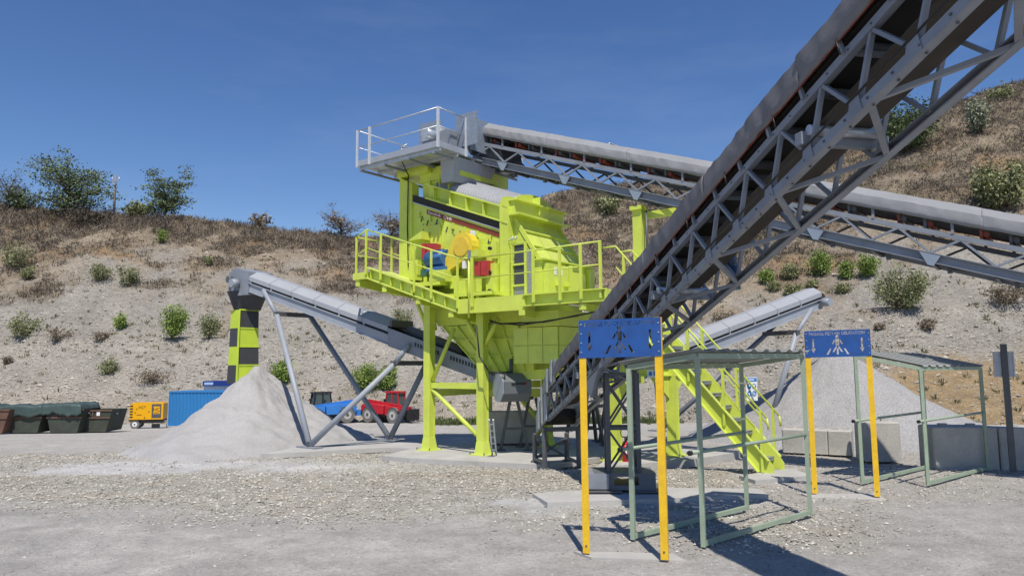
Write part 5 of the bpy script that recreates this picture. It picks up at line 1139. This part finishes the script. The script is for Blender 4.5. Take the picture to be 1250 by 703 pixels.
# ------------------------------------------------------------------ blue gates with cut-out sign
def gate(px_l, px_r, label, texty):
    bl, brr = onz(*px_l), onz(*px_r); x = (brr - bl).normalized(); nrm = x.cross(ZZ)
    if nrm.y > 0: nrm = -nrm
    t = thing('blue_gate', label, 'gate', (bl + brr) / 2, 'pedestrian gates with a blue cut-out sign')
    Hh, hs = 2.84, .47
    for i, b_ in enumerate((bl, brr)):
        m_ = MB(); top = b_ + ZZ * (Hh + (.01 if i else -.05)); m_.bar(b_, top, .085, .008, x); sg = 1 if i == 0 else -1
        m_.bar(b_ - nrm * .035 + x * (-sg) * .0425, top - nrm * .035 + x * (-sg) * .0425, .008, .07, x); o = m_.build('post', YEL, t)
        m2 = MB()
        for z_ in (.09,): m2.tube(b_ + ZZ * z_ + nrm * .004, b_ + ZZ * z_ + nrm * .012, .012, 8)
        m2.build('post_bolt', STEELD, o)
    Lw = (brr - bl).length + .085; cen = (bl + brr) / 2 + ZZ * (Hh - hs / 2) + nrm * .008
    # panel with true cut-outs, built flat then placed
    bm = bmesh.new(); bmesh.ops.create_cube(bm, size=1); bmesh.ops.scale(bm, vec=(Lw, hs, .006), verts=bm.verts)
    pm = bpy.data.meshes.new('panel'); bm.to_mesh(pm); bm.free(); po = bpy.data.objects.new('panel_tmp', pm); COL.objects.link(po)
    tmps = []
    def cut(me):
        co = bpy.data.objects.new('cut_tmp', me); COL.objects.link(co); tmps.append(co)
        md = po.modifiers.new('b', 'BOOLEAN'); md.operation = 'DIFFERENCE'; md.solver = 'EXACT'; md.object = co
    tm_ = text_mesh('PASSAGE PIETONS OBLIGATOIRE', .078, .05); xs_ = [v.co.x for v in tm_.vertices]; kx = Lw * .86 / (max(xs_) - min(xs_))
    for v in tm_.vertices: v.co.x *= kx; v.co.y += hs / 2 - .058
    cut(tm_)
    def poly(pts):
        b2 = bmesh.new(); a_ = [b2.verts.new((x_, y_, -.05)) for x_, y_ in pts]; c_ = [b2.verts.new((x_, y_, .05)) for x_, y_ in pts]
        b2.faces.new(a_); b2.faces.new(c_); n_ = len(pts)
        for i in range(n_): b2.faces.new((a_[i], a_[(i + 1) % n_], c_[(i + 1) % n_], c_[i]))
        bmesh.ops.recalc_face_normals(b2, faces=b2.faces); me = bpy.data.meshes.new('c'); b2.to_mesh(me); b2.free(); cut(me)
    for sx in (-.37, .37):
        ax = sx * Lw; poly([(ax - .014, .09), (ax + .014, .09), (ax + .014, -.08), (ax + .036, -.08), (ax, -.155), (ax - .036, -.08), (ax - .014, -.08)])
    poly([(-.021 + .027 * math.cos(k * .7854) + .02, .125 + .03 * math.sin(k * .7854)) for k in range(8)])       # head
    poly([(-.036, .085), (.036, .085), (.026, -.03), (-.026, -.03)])                                            # trunk
    poly([(-.045, .075), (-.088, .0), (-.068, -.012), (-.045, .03)]); poly([(.045, .075), (.088, .0), (.068, -.012), (.045, .03)])
    poly([(-.024, -.045), (-.002, -.045), (-.055, -.145), (-.085, -.145)]); poly([(.002, -.045), (.024, -.045), (.085, -.145), (.055, -.145)])
    poly([(-.014, -.085), (.014, -.085), (.016, -.19), (-.016, -.19)]); poly([(-.125, -.085), (-.10, -.085), (-.15, -.19), (-.185, -.19)]); poly([(.125, -.085), (.10, -.085), (.15, -.19), (.185, -.19)])
    dg = bpy.context.evaluated_depsgraph_get(); dg.update(); res = bpy.data.meshes.new_from_object(po.evaluated_get(dg))
    for o in tmps + [po]: bpy.data.objects.remove(o)
    zx = x; zy = ZZ; zn = nrm
    for v in res.vertices: v.co = cen - ORG[t] + zx * v.co.x + zy * (v.co.y + v.co.x * .015) + zn * v.co.z
    res.materials.clear(); res.materials.append(SIGNB); link('sign_panel', res, t)
    m_ = MB()
    for sx in (-1, 1):
        for k in range(4): c_ = cen + x * sx * (Lw / 2 - .03) + ZZ * (-.17 + k * .115) + nrm * .003; m_.tube(c_, c_ + nrm * .01, .009, 8)
    m_.build('rivets', GALV, t)
    return t
gate((716, 675), (811, 683), 'front blue cut-out sign on two yellow posts beside the nearer shelter', 0)
gate((995, 602), (1071, 606), 'rear blue cut-out sign on two yellow posts before the grey chippings', 0)

# ------------------------------------------------------------------ pale green shelters
def shelter(c4, zs, label, roof_over, rails, flip=False):
    """c4: near-left, near-right, far-right, far-left feet; zs: leg heights"""
    t = thing('shelter', label, 'shelter', sum((V3(p) for p in c4), V3()) / 4, 'open steel shelters on the yard')
    tops = []
    for p, z in zip(c4, zs): bar('leg', p, V3(p) + ZZ * z, .06, SHEL, t, .06, (V3(c4[1]) - V3(c4[0]))); tops.append(V3(p) + ZZ * z)
    for i in range(4): bar('top_rail', tops[i], tops[(i + 1) % 4], .05, SHEL, t, .07)
    for i, j in ((0, 3), (1, 2)):
        bar('ground_rail', V3(c4[i]) + ZZ * .04, V3(c4[j]) + ZZ * .04, .05, SHEL, t, .06)
        d_ = (V3(c4[j]) - V3(c4[i])).normalized(); zr_ = 1.17
        if (i, j) in rails:
            tube('barrier_tube', V3(c4[i]) - d_ * .22 + ZZ * (zr_ + .0), V3(c4[j]) + d_ * .02 + ZZ * (zr_ + .02), .025, SHEL, t)
            tube('tube_cap', V3(c4[i]) - d_ * .24 + ZZ * zr_, V3(c4[i]) - d_ * .20 + ZZ * zr_, .032, BLACK, t)
    # corrugated roof panels, each its own
    ov = roof_over; a, b_, c_, d_ = [tops[i] + ZZ * .05 for i in range(4)]
    ex = (b_ - a).normalized() * ov; ey = (d_ - a).normalized() * ov
    a, b_, c_, d_ = a - ex - ey, b_ + ex - ey, c_ + ex + ey, d_ - ex + ey
    n = 9
    for k in range(n):
        f0, f1 = k / n, (k + 1) / n - .004; v = []; f = []; w_ = 8
        for q in range(w_ + 1):
            ff = f0 + (f1 - f0) * q / w_; hgt = (.028 if q in (0, 1, 7, 8) else .0) + .012 * (q == 0)
            v += [(a.lerp(d_, ff) + ZZ * hgt)[:], (b_.lerp(c_, ff) + ZZ * hgt)[:]]
        for q in range(w_): f.append((2 * q, 2 * q + 1, 2 * q + 3, 2 * q + 2))
        o = soup('roof_sheet', v, f, ROOFM, t); md = o.modifiers.new('th', 'SOLIDIFY'); md.thickness = .006
    return t
q = [onz(773, 658), onz(859, 667), onz(989, 628), onz(912, 622)]
shelter(q, (2.24, 2.38, 2.38, 2.24), 'nearer pale green shelter frame with a flat corrugated roof', .09, ((0, 3), (1, 2)))
q2 = [onz(1053, 590), onz(1133, 592), onz(1206, 573), onz(1133, 571.5)]
shelter(q2, (2.40, 2.14, 2.12, 2.36), 'farther pale green shelter with a sloping corrugated roof, at the right', .06, ((0, 3), (1, 2)))

# ------------------------------------------------------------------ signs and small things
SPs = thing('sign_post', 'dark grey post with a sign seen from behind, at the right edge', 'sign', onz(1237, 576))
pb_ = onz(1237, 576); ptop = pb_ + ZZ * 2.62; lx = V3((.93, -.36, 0))
bar('post', pb_, ptop, .11, STEELD, SPs, .07, lx)
c_ = pb_ + ZZ * 2.2 + V3((.02, .06, 0)); ny_ = V3((.36, .93, 0))
m_ = MB(); m_.box(c_, lx * .17, ny_ * .008, ZZ * .24)
for sg in (-1, 1): m_.box(c_ + lx * sg * .175 - ny_ * .012, lx * .012, ny_ * .02, ZZ * .25); 
m_.box(c_ - ZZ * .255 - ny_ * .012, lx * .19, ny_ * .02, ZZ * .012); m_.box(c_ + ZZ * .255 - ny_ * .012, lx * .19, ny_ * .02, ZZ * .012)
m_.build('sign_back', mat('sign_back_aluminium', (.55, .58, .62), .5, 0, .1, 4), SPs)
# safety sign with four blue pictograms
pp0 = at(910, 461, 16.0); PP = thing('safety_sign', 'white safety board with four round blue pictograms on the stair rail', 'sign', at(917.5, 477, 16.0))
cc = at(917.5, 474.5, 16.0); sx_ = V3((1, 0.05, 0)).normalized(); sw, sh = .125, .255; sn = V3((.05, -1, 0)).normalized()
MB().box(cc, sx_ * sw, sn * .006, ZZ * sh).build('board', WHITE, PP)
MB().box(cc + ZZ * (sh - .055) + sn * .008, sx_ * (sw - .006), sn * .002, ZZ * .04).build('blue_header', SIGNL, PP)
m_ = MB()
for k in range(5): m_.box(cc + ZZ * (sh - .055) + sn * .0115 + sx_ * (-.05 + k * .025), sx_ * .008, sn * .001, ZZ * .018)
m_.build('header_print', WHITE, PP)
for i, (ox, oz) in enumerate(((-.055, .055), (.055, .055), (-.055, -.10), (.055, -.10))):
    o_ = cc + sx_ * ox + ZZ * oz; m_ = MB(); m_.prism([o_ + sn * .007 + sx_ * .048 * math.cos(k * .3927) + ZZ * .062 * math.sin(k * .3927) for k in range(16)], sn * .003)
    dsc = m_.build('blue_disc', SIGNL, PP); m2 = MB(); w_ = o_ + sn * .0115
    if i == 0: m2.box(w_ + ZZ * .02, sx_ * .022, sn * .001, ZZ * .018)
    elif i == 1: m2.box(w_, sx_ * .016, sn * .001, ZZ * .03); m2.box(w_ + ZZ * .034, sx_ * .024, sn * .001, ZZ * .005)
    elif i == 2: m2.box(w_, sx_ * .026, sn * .001, ZZ * .01); m2.box(w_ - ZZ * .025, sx_ * .008, sn * .001, ZZ * .012)
    else: m2.box(w_ - sx_ * .012, sx_ * .010, sn * .001, ZZ * .028); m2.box(w_ + sx_ * .008 - ZZ * .02, sx_ * .016, sn * .001, ZZ * .010)
    m2.build('pictogram', WHITE, dsc)
BS = thing('beam_sign', 'small white and blue notice on the lime beam behind the front gate', 'sign', at(797, 457, 16.9))
cb = at(799, 456, 16.85); bx_ = V3((.62, .78, 0)).normalized() if 0 else V3((1, .1, 0)).normalized(); bn = V3((.1, -1, 0)).normalized()
MB().box(cb, bx_ * .17, bn * .006, ZZ * .09).build('board', WHITE, BS)
MB().prism([cb - bx_ * .1 + bn * .007 + bx_ * .045 * math.cos(k * .3927) + ZZ * .055 * math.sin(k * .3927) for k in range(16)], bn * .002).build('blue_disc', SIGNL, BS)
MB().box(cb + bx_ * .06 + ZZ * .01 + bn * .008, bx_ * .085, bn * .001, ZZ * .055).build('blue_field', SIGNL, BS)
# fire extinguisher
fp = onz(764, 563, -.02); FE = thing('fire_extinguisher', 'red fire extinguisher standing at the foot of a lime column', 'fire extinguisher', fp)
m_ = MB(); prf = [(.0, .075), (.02, .085), (.40, .085), (.45, .06), (.48, .03)]
for (z0, r0_), (z1, r1_) in zip(prf, prf[1:]): m_.tube(fp + ZZ * z0, fp + ZZ * z1, r0_, 14, r1_)
m_.build('cylinder', REDB if 0 else mat('extinguisher_red', (.55, .01, .015), .3, 0, .05, 4), FE)
MB().tube(fp + ZZ * .48, fp + ZZ * .56, .025, 8).box(fp + ZZ * .57, V3((.07, 0, 0)), V3((0, .012, 0)), ZZ * .012).build('valve', BLACK, FE)
MB().path([fp + ZZ * .55 + V3((.09 * math.cos(a) - .02, -.02, .12 + .13 * math.sin(a))) for a in [x * .5 - .9 for x in range(11)]], .012, 6).build('hose', BLACK, FE)
MB().box(fp + ZZ * .25 + V3((-.01, -.083, 0)), V3((.03, 0, 0)), V3((0, .004, 0)), ZZ * .06).build('tag', WHITE, FE)
# dark wrapped strut behind the overhead conveyor
WS = thing('hanging_pipe', 'dark blue pipe wrapped in film hanging beside the overhead conveyor', 'pipe', Q(sd(9.6), W1, 0))
MB().path([Q(sd(9.5), W1 + .04, .62), Q(sd(9.45), W1 + .05, .3), Q(sd(9.42), W1 + .06, -.02)], .065, 10).build('pipe_body', mat('blue_film', (.03, .07, .16), .25, 0, .5, 12), WS)

# ------------------------------------------------------------------ far yard: skips, generator, container, telehandlers
def gp(px, py, d): p = at(px, py, d); return V3((p.x, p.y, ground(p.x, p.y)))
def skip(px, w_, dep, h, material, label, d, rim=True, sticker=False):
    c_ = gp(px, 520, d); t = thing('skip', label, 'skip', c_, 'steel skips in the yard')
    hw0, hw1 = w_ / 2 * .70, w_ / 2; th = .05
    def ring(z, hw, d0, d1): return [c_ + V3((-hw, d0, z)), c_ + V3((hw, d0, z)), c_ + V3((hw, d1, z)), c_ + V3((-hw, d1, z))]
    m_ = MB(); a, b_ = ring(.06, hw0, 0, dep), ring(h, hw1, 0, dep); m_.f.append((3, 2, 1, 0)); m_.sm.append(False); m_.v += a + b_
    for i in range(4): m_.f.append((i, (i + 1) % 4, 4 + (i + 1) % 4, 4 + i)); m_.sm.append(False)
    ib, ia = ring(h, hw1 - th, th, dep - th), ring(.12, hw0 - th, th, dep - th); k = len(m_.v); m_.v += ib + ia
    for i in range(4): j = (i + 1) % 4; m_.f.append((4 + i, 4 + j, k + j, k + i)); m_.f.append((k + i, k + j, k + 4 + j, k + 4 + i)); m_.sm += [False] * 2
    m_.f.append((k + 4, k + 5, k + 6, k + 7)); m_.sm.append(False)
    m_.build('tub', material, t)
    m2 = MB()
    for z_ in (h - .03, h * .66):
        hw = hw0 + (hw1 - hw0) * z_ / h
        m2.box(c_ + V3((0, -.03, z_)), V3((hw + .03, 0, 0)), V3((0, .035, 0)), ZZ * .045)
    for sx in (-.55, 0, .55): m2.box(c_ + V3((sx * hw0, -.03, h * .83)), V3((.03, 0, 0)), V3((0, .03, 0)), ZZ * h * .13)
    m2.build('rim_rail', SKIPR if rim else material, t)
    for sx in (-1, 1): tube('lifting_pin', c_ + V3((sx * (hw1 - .1), dep * .3, h * .8)), c_ + V3((sx * (hw1 + .1), dep * .3, h * .8)), .05, STEELD, t, 8)
    if sticker: MB().box(c_ + V3((.35, -.075, h * .83)), V3((.1, 0, 0)), V3((0, .006, 0)), ZZ * .11).build('sticker', WHITE, t)
    return c_
def tarp(c_, w_, dep, z_, label, seed):
    v = []; f = []; nx_, ny_ = 48, 18
    for j in range(ny_ + 1):
        for i in range(nx_ + 1):
            x_ = -w_ / 2 + w_ * i / nx_; n_ = fn(x_ * 1.1, j * .25, seed, 3); hump = .10 * abs(math.sin(x_ * 1.5 + seed))
            if j <= 5: g_ = j / 5; y_ = -.17 - .05 * abs(fn(x_ * 3.2, .3 * j, seed, 2)) * (1.4 - g_); zz_ = (z_ - .40 + .22 * fn(x_ * 1.3, 0, seed + 5, 3)) * (1 - g_) + (z_ + .16 + hump) * g_
            else: y_ = -.15 + (dep + .2) * (j - 5) / (ny_ - 5); zz_ = z_ + .16 + hump + .16 * n_ * min(1, (j - 5) / 3)
            e_ = max(0, abs(x_) - (w_ / 2 - .14)) / .14; zz_ -= .30 * e_ if j > 5 else 0
            v.append((c_.x + x_, c_.y + y_, c_.z + zz_))
    for j in range(ny_):
        for i in range(nx_): q_ = j * (nx_ + 1) + i; f.append((q_, q_ + 1, q_ + nx_ + 2, q_ + nx_ + 1))
    o = soup('tarpaulin', v, f, TARP); o.data.polygons.foreach_set('use_smooth', np.ones(len(f), bool)); md = o.modifiers.new('th', 'SOLIDIFY'); md.thickness = .015
    tag(o, label, 'tarpaulin', 'tarpaulins over the skips')
SD = 44
skip(-16, 2.6, 1.8, 1.45, SKIPR, 'rusty brown skip cut by the left picture edge', SD - .6)
k2 = skip(29, 2.35, 1.8, 1.45, SKIPG, 'dark stained skip under the long grey-green tarpaulin, second from left', SD)
k3 = skip(78, 2.3, 1.8, 1.45, SKIPG, 'dark green skip under the shorter tarpaulin, third from left', SD)
skip(113, 2.3, 1.8, 1.38, SKIPG, 'open dark skip with a rusty rim and white sticker, rightmost', SD + .7, sticker=True)
tarp(k2 + V3((-.8, 0, 0)), 3.9, 1.8, 1.45, 'long grey-green tarpaulin draped over the two left skips', 1.0)
tarp(k3 + V3((-.1, 0, 0)), 2.4, 1.8, 1.50, 'shorter bluish tarpaulin draped over the third skip', 4.4)
# generator on trailer
gd = 51.0; g0 = gp(178, 516, gd); GE = thing('generator', 'yellow diesel generator on a two-wheel trailer by the blue container', 'generator', g0)
GX_ = V3((.985, .17, 0)).normalized(); GY_ = V3((-.17, .985, 0)).normalized(); gw, gh0, gh1 = 1.1, .62, 1.78
def gb(x0, x1, y0, y1, z0, z1, name, material, par=GE): return MB().box(g0 + GX_ * (x0 + x1) / 2 + GY_ * (y0 + y1) / 2 + ZZ * (z0 + z1) / 2, GX_ * (x1 - x0) / 2, GY_ * (y1 - y0) / 2, ZZ * (z1 - z0) / 2).build(name, material, par)
m_ = MB(); bv = .06; P_ = lambda x_, y_, z_: g0 + GX_ * x_ + GY_ * y_ + ZZ * z_
m_.prism([P_(-gw, 0, gh0), P_(gw, 0, gh0), P_(gw, 0, gh1 - bv), P_(gw - bv, 0, gh1), P_(-gw + bv * 3, 0, gh1), P_(-gw, 0, gh1 - bv * 3)], GY_ * 1.05); m_.build('canopy', GENY, GE)
for k in range(5): gb(-gw + .03, -gw + .22, -.012, 0, .76 + k * .19, .85 + k * .19, 'louvre', BLACK)
gb(.35, .98, -.012, -.001, .72, 1.68, 'dark_panel', STEELD); gb(.47, .90, -.02, -.0125, 1.0, 1.52, 'logo_plate', GENY)
lettering('HC', .36, P_(.685, -.023, 1.29), GX_, ZZ, BLACK, GE); lettering('HC', .26, P_(-.33, -.006, 1.45), GX_, ZZ, BLACK, GE)
gb(.52, .86, -.026, -.0205, 1.06, 1.10, 'logo_bar', BLACK); gb(-.62, -.3, -.006, -.001, .93, .97, 'model_print', BLACK)
for x_, z_ in ((-.62, 1.35), (-.72, 1.1), (-.1, 1.52), (-.1, .75), (.17, 1.15)): gb(x_ - .03, x_ + .03, -.015, -.001, z_ - .04, z_ + .04, 'latch', BLACK)
gb(-gw, gw, .05, 1.0, .50, .615, 'skid_frame', BLACK); gb(-gw + .1, gw - .2, .2, .9, .36, .50, 'trailer_chassis', STEELD)
def wheel(root, c_, ax, r_, wd_, rim=LGREY):
    t_ = MB().tube(c_ - ax * wd_ / 2, c_ + ax * wd_ / 2, r_, 20).build('wheel', TYRE, root)
    MB().tube(c_ - ax * (wd_ / 2 + .012), c_ + ax * (wd_ / 2 + .012), r_ * .55, 14).build('rim', rim, t_)
    MB().tube(c_ - ax * (wd_ / 2 + .03), c_ + ax * (wd_ / 2 + .03), r_ * .2, 10).build('hub', STEELD, t_); return t_
for y_ in (.08, .97): wheel(GE, P_(-.72, y_, .30), GY_, .30, .18, WHITE)
gb(-1.15, -.4, -.05, .2, .58, .62, 'mudguard', BLACK); MB().path([P_(gw - .2, .5, .42), P_(gw + .1, .5, .40), P_(gw + .15, .5, .02)], .04, 8).build('drawbar', STEEL, GE); gb(.35, .85, .1, .3, .05, .3, 'stabiliser', BLACK)
# shipping container
cd_ = 55.0; c0_ = gp(205, 514, cd_); CT = thing('shipping_container', 'blue corrugated shipping container beside the pale stone cone', 'container', c0_ + V3((3, 1.2, 0)))
cx_ = V3((.99, -.14, 0)).normalized(); cy_ = V3((.14, .99, 0)).normalized(); CL, CH, CW = 6.05, 2.6, 2.44
def cb_(x0, x1, y0, y1, z0, z1, name, material=CONTB): return MB().box(c0_ + cx_ * (x0 + x1) / 2 + cy_ * (y0 + y1) / 2 + ZZ * (z0 + z1) / 2, cx_ * (x1 - x0) / 2, cy_ * (y1 - y0) / 2, ZZ * (z1 - z0) / 2).build(name, material, CT)
v = []; f = []; xx = .08; pat = [(0, 0), (.07, .0), (.14, .045), (.21, .045)]
while xx < CL - .1:
    for a_, b_ in pat:
        if xx + a_ < CL - .08: p = c0_ + cx_ * (xx + a_) + cy_ * (.03 + b_); v += [(p + ZZ * .16)[:], (p + ZZ * (CH - .12))[:]]
    xx += .28
for k in range(len(v) // 2 - 1): f.append((2 * k, 2 * k + 2, 2 * k + 3, 2 * k + 1))
soup('corrugated_side', v, f, CONTB, CT)
cb_(.05, CL - .05, .12, CW, .1, CH - .06, 'container_body'); cb_(0, CL, 0, .1, CH - .12, CH, 'top_rail'); cb_(0, CL, 0, .1, .0, .16, 'bottom_rail'); cb_(0, .08, 0, .1, .16, CH - .12, 'corner_post'); cb_(CL - .08, CL, 0, .1, .16, CH - .12, 'corner_post'); cb_(.0, CL, .1, CW, CH - .058, CH - .01, 'roof')
nb = at(257, 468, 59.0); NBt = thing('site_cabin', 'navy blue cabin top with a white panel showing above the container', 'cabin', V3((nb.x + 1.5, nb.y, ground(0, 59))))
zg = ground(0, 59); MB().box(V3((nb.x + 1.3, nb.y + 1.2, (zg + nb.z) / 2)), V3((1.95, 0, 0)), V3((0, 1.1, 0)), ZZ * ((nb.z - zg) / 2 - .2)).build('cabin_wall', WHITE, NBt)
MB().box(V3((nb.x + 1.4, nb.y + 1.1, nb.z)), V3((2.0, 0, 0)), V3((0, 1.2, 0)), ZZ * .2).build('fascia', NAVY, NBt); MB().box(V3((nb.x - .1, nb.y - .11, nb.z)), V3((.36, 0, 0)), V3((0, .01, 0)), ZZ * .1).build('white_panel', mat('pale_blue_panel', (.35, .5, .75), .5), NBt)
# telehandlers
def telehandler(c_, ang, paint, label, flip=1, word=None):
    t = thing('telehandler', label, 'telehandler', c_, 'telehandlers parked at the foot of the slope'); ca, sa = math.cos(ang), math.sin(ang)
    X, Y = V3((ca, sa, 0)), V3((-sa, ca, 0))
    def P(x_, y_, z_): return c_ + X * x_ * flip + Y * y_ + ZZ * z_
    def bx(x0, x1, y0, y1, z0, z1, name, material, par=None): return MB().hexa([P(x0, y0, z0), P(x1, y0, z0), P(x1, y1, z0), P(x0, y1, z0)], [P(x0, y0, z1), P(x1, y0, z1), P(x1, y1, z1), P(x0, y1, z1)]).build(name, material, par or t)
    bx(-2.1, 2.1, .45, 1.75, .55, 1.05, 'chassis', BLACK)
    m_ = MB(); m_.prism([P(-2.1, .1, .8), P(-1.9, .1, .8), P(-1.6, .1, 1.25), P(-1.0, .1, 1.25), P(-.6, .1, .7), P(.3, .1, .7), P(.35, .1, 1.3), P(-.5, .1, 1.42), P(-2.0, .1, 1.45), P(-2.2, .1, 1.2)], Y * .95); m_.build('engine_cover', paint, t)
    m_ = MB(); m_.prism([P(.4, .2, .62), P(2.0, .2, .8), P(2.1, .2, 1.2), P(.4, .2, 1.3)], Y * .5); m_.build('side_panel', paint, t)
    cab = bx(-.55, 1.15, 1.1, 1.95, 1.05, 1.35, 'cab', paint)
    m_ = MB()
    for x0, x1, y_ in ((-.5, -.35, 1.12), (1.0, .85, 1.12), (.25, .25, 1.12), (-.5, -.35, 1.92), (1.0, .85, 1.92)): m_.bar(P(x0, y_, 1.3), P(x1, y_, 2.32), .08, .08)
    m_.build('cab_frame', paint if paint is TELR else BLACK, cab); bx(-.5, .98, 1.08, 1.95, 2.30, 2.42, 'cab_roof', paint if paint is TELR else BLACK, cab)
    MB().prism([P(-.42, 1.14, 1.36), P(.94, 1.14, 1.36), P(.82, 1.14, 2.28), P(-.33, 1.14, 2.28)], Y * .74).build('cab_glass', GLASS, cab)
    m_ = MB(); m_.bar(P(-2.2, .95, 1.62), P(2.4, .95, 1.12), .26, .28); m_.build('boom', paint, t)
    m_ = MB(); m_.bar(P(1.6, 1.0, 1.37), P(2.75, 1.0, .62), .26, .28); m_.build('boom_head', BLACK, t)
    m_ = MB(); m_.prism([P(2.6, .4, .25), P(2.75, .4, .25), P(2.75, .4, 1.1), P(2.6, .4, 1.1)], Y * 1.2); m_.build('fork_carriage', BLACK, t)
    for y_ in (.6, 1.35): MB().bar(P(2.7, y_, .22), P(3.7, y_, .2), .12, .05).build('fork', STEELD, t)
    bx(-2.6, -2.1, .3, 1.8, .5, .95, 'counterweight', paint if paint is TELB else BLACK)
    for x_ in (-1.35, 1.4):
        for y_ in (.22, 1.95): wheel(t, P(x_, y_, .62), Y, .62, .42, CONCD)
        m_ = MB(); 
        for k in range(6): a0, a1 = math.pi * (.1 + .8 * k / 6), math.pi * (.1 + .8 * (k + 1) / 6); m_.hexa([P(x_ + .66 * math.cos(a0), 0, .56 + .66 * math.sin(a0)), P(x_ + .66 * math.cos(a1), 0, .56 + .66 * math.sin(a1)), P(x_ + .62 * math.cos(a1), 0, .56 + .62 * math.sin(a1)), P(x_ + .62 * math.cos(a0), 0, .56 + .62 * math.sin(a0))], [P(x_ + .66 * math.cos(a0), .45, .56 + .66 * math.sin(a0)), P(x_ + .66 * math.cos(a1), .45, .56 + .66 * math.sin(a1)), P(x_ + .62 * math.cos(a1), .45, .56 + .62 * math.sin(a1)), P(x_ + .62 * math.cos(a0), .45, .56 + .62 * math.sin(a0))])
        m_.build('mudguard', BLACK, t)
    tube('beacon', P(.7, 1.5, 2.42), P(.7, 1.5, 2.55), .05, YELG, t); MB().box(P(.45, .15, 1.75), X * .04, Y * .1, ZZ * .12).build('mirror', BLACK, t)
    if word: lettering(word, .17, P(-1.5, .09, 1.42), X, ZZ, WHITE, t, .62)
    else: MB().box(P(1.2, .19, 1.0), X * .1, Y * .01, ZZ * .1).build('badge', WHITE, t); MB().prism([P(2.15, .3, .75), P(2.4, .3, .75), P(2.4, .3, .95)], Y * .05).build('marker', YELG, t)
    return t
telehandler(gp(404, 512, 56.5), .62, TELB, 'blue telehandler with a black cab parked behind the pale pile', -1)
telehandler(gp(463, 511, 57), -.62, TELR, 'red telehandler with a red cab parked right of the blue one', 1, 'MANITOU')
# utility pole on the ridge
up_ = hill_pt(139, 262); UP = thing('utility_pole', 'lone utility pole with insulators on the left hilltop', 'utility pole', up_)
ph = 50 * up_.y / FPX; MB().tube(up_ - ZZ * .4, up_ + ZZ * ph, .17, 10, .12).build('pole', WOOD, UP)
bar('cross_arm', up_ + ZZ * (ph - .8) - V3((.55, 0, 0)), up_ + ZZ * (ph - .8) + V3((.55, 0, 0)), .1, GALV, UP)
for x_ in (-.5, 0, .5): MB().tube(up_ + V3((x_, 0, ph - .75)), up_ + V3((x_, 0, ph - .3)), .07, 8, .05).build('insulator', WHITE, UP)
MB().box(up_ + ZZ * (ph - 1.2) - V3((0, .2, 0)), V3((.2, 0, 0)), V3((0, .12, 0)), ZZ * .3).build('transformer', LGREY, UP)
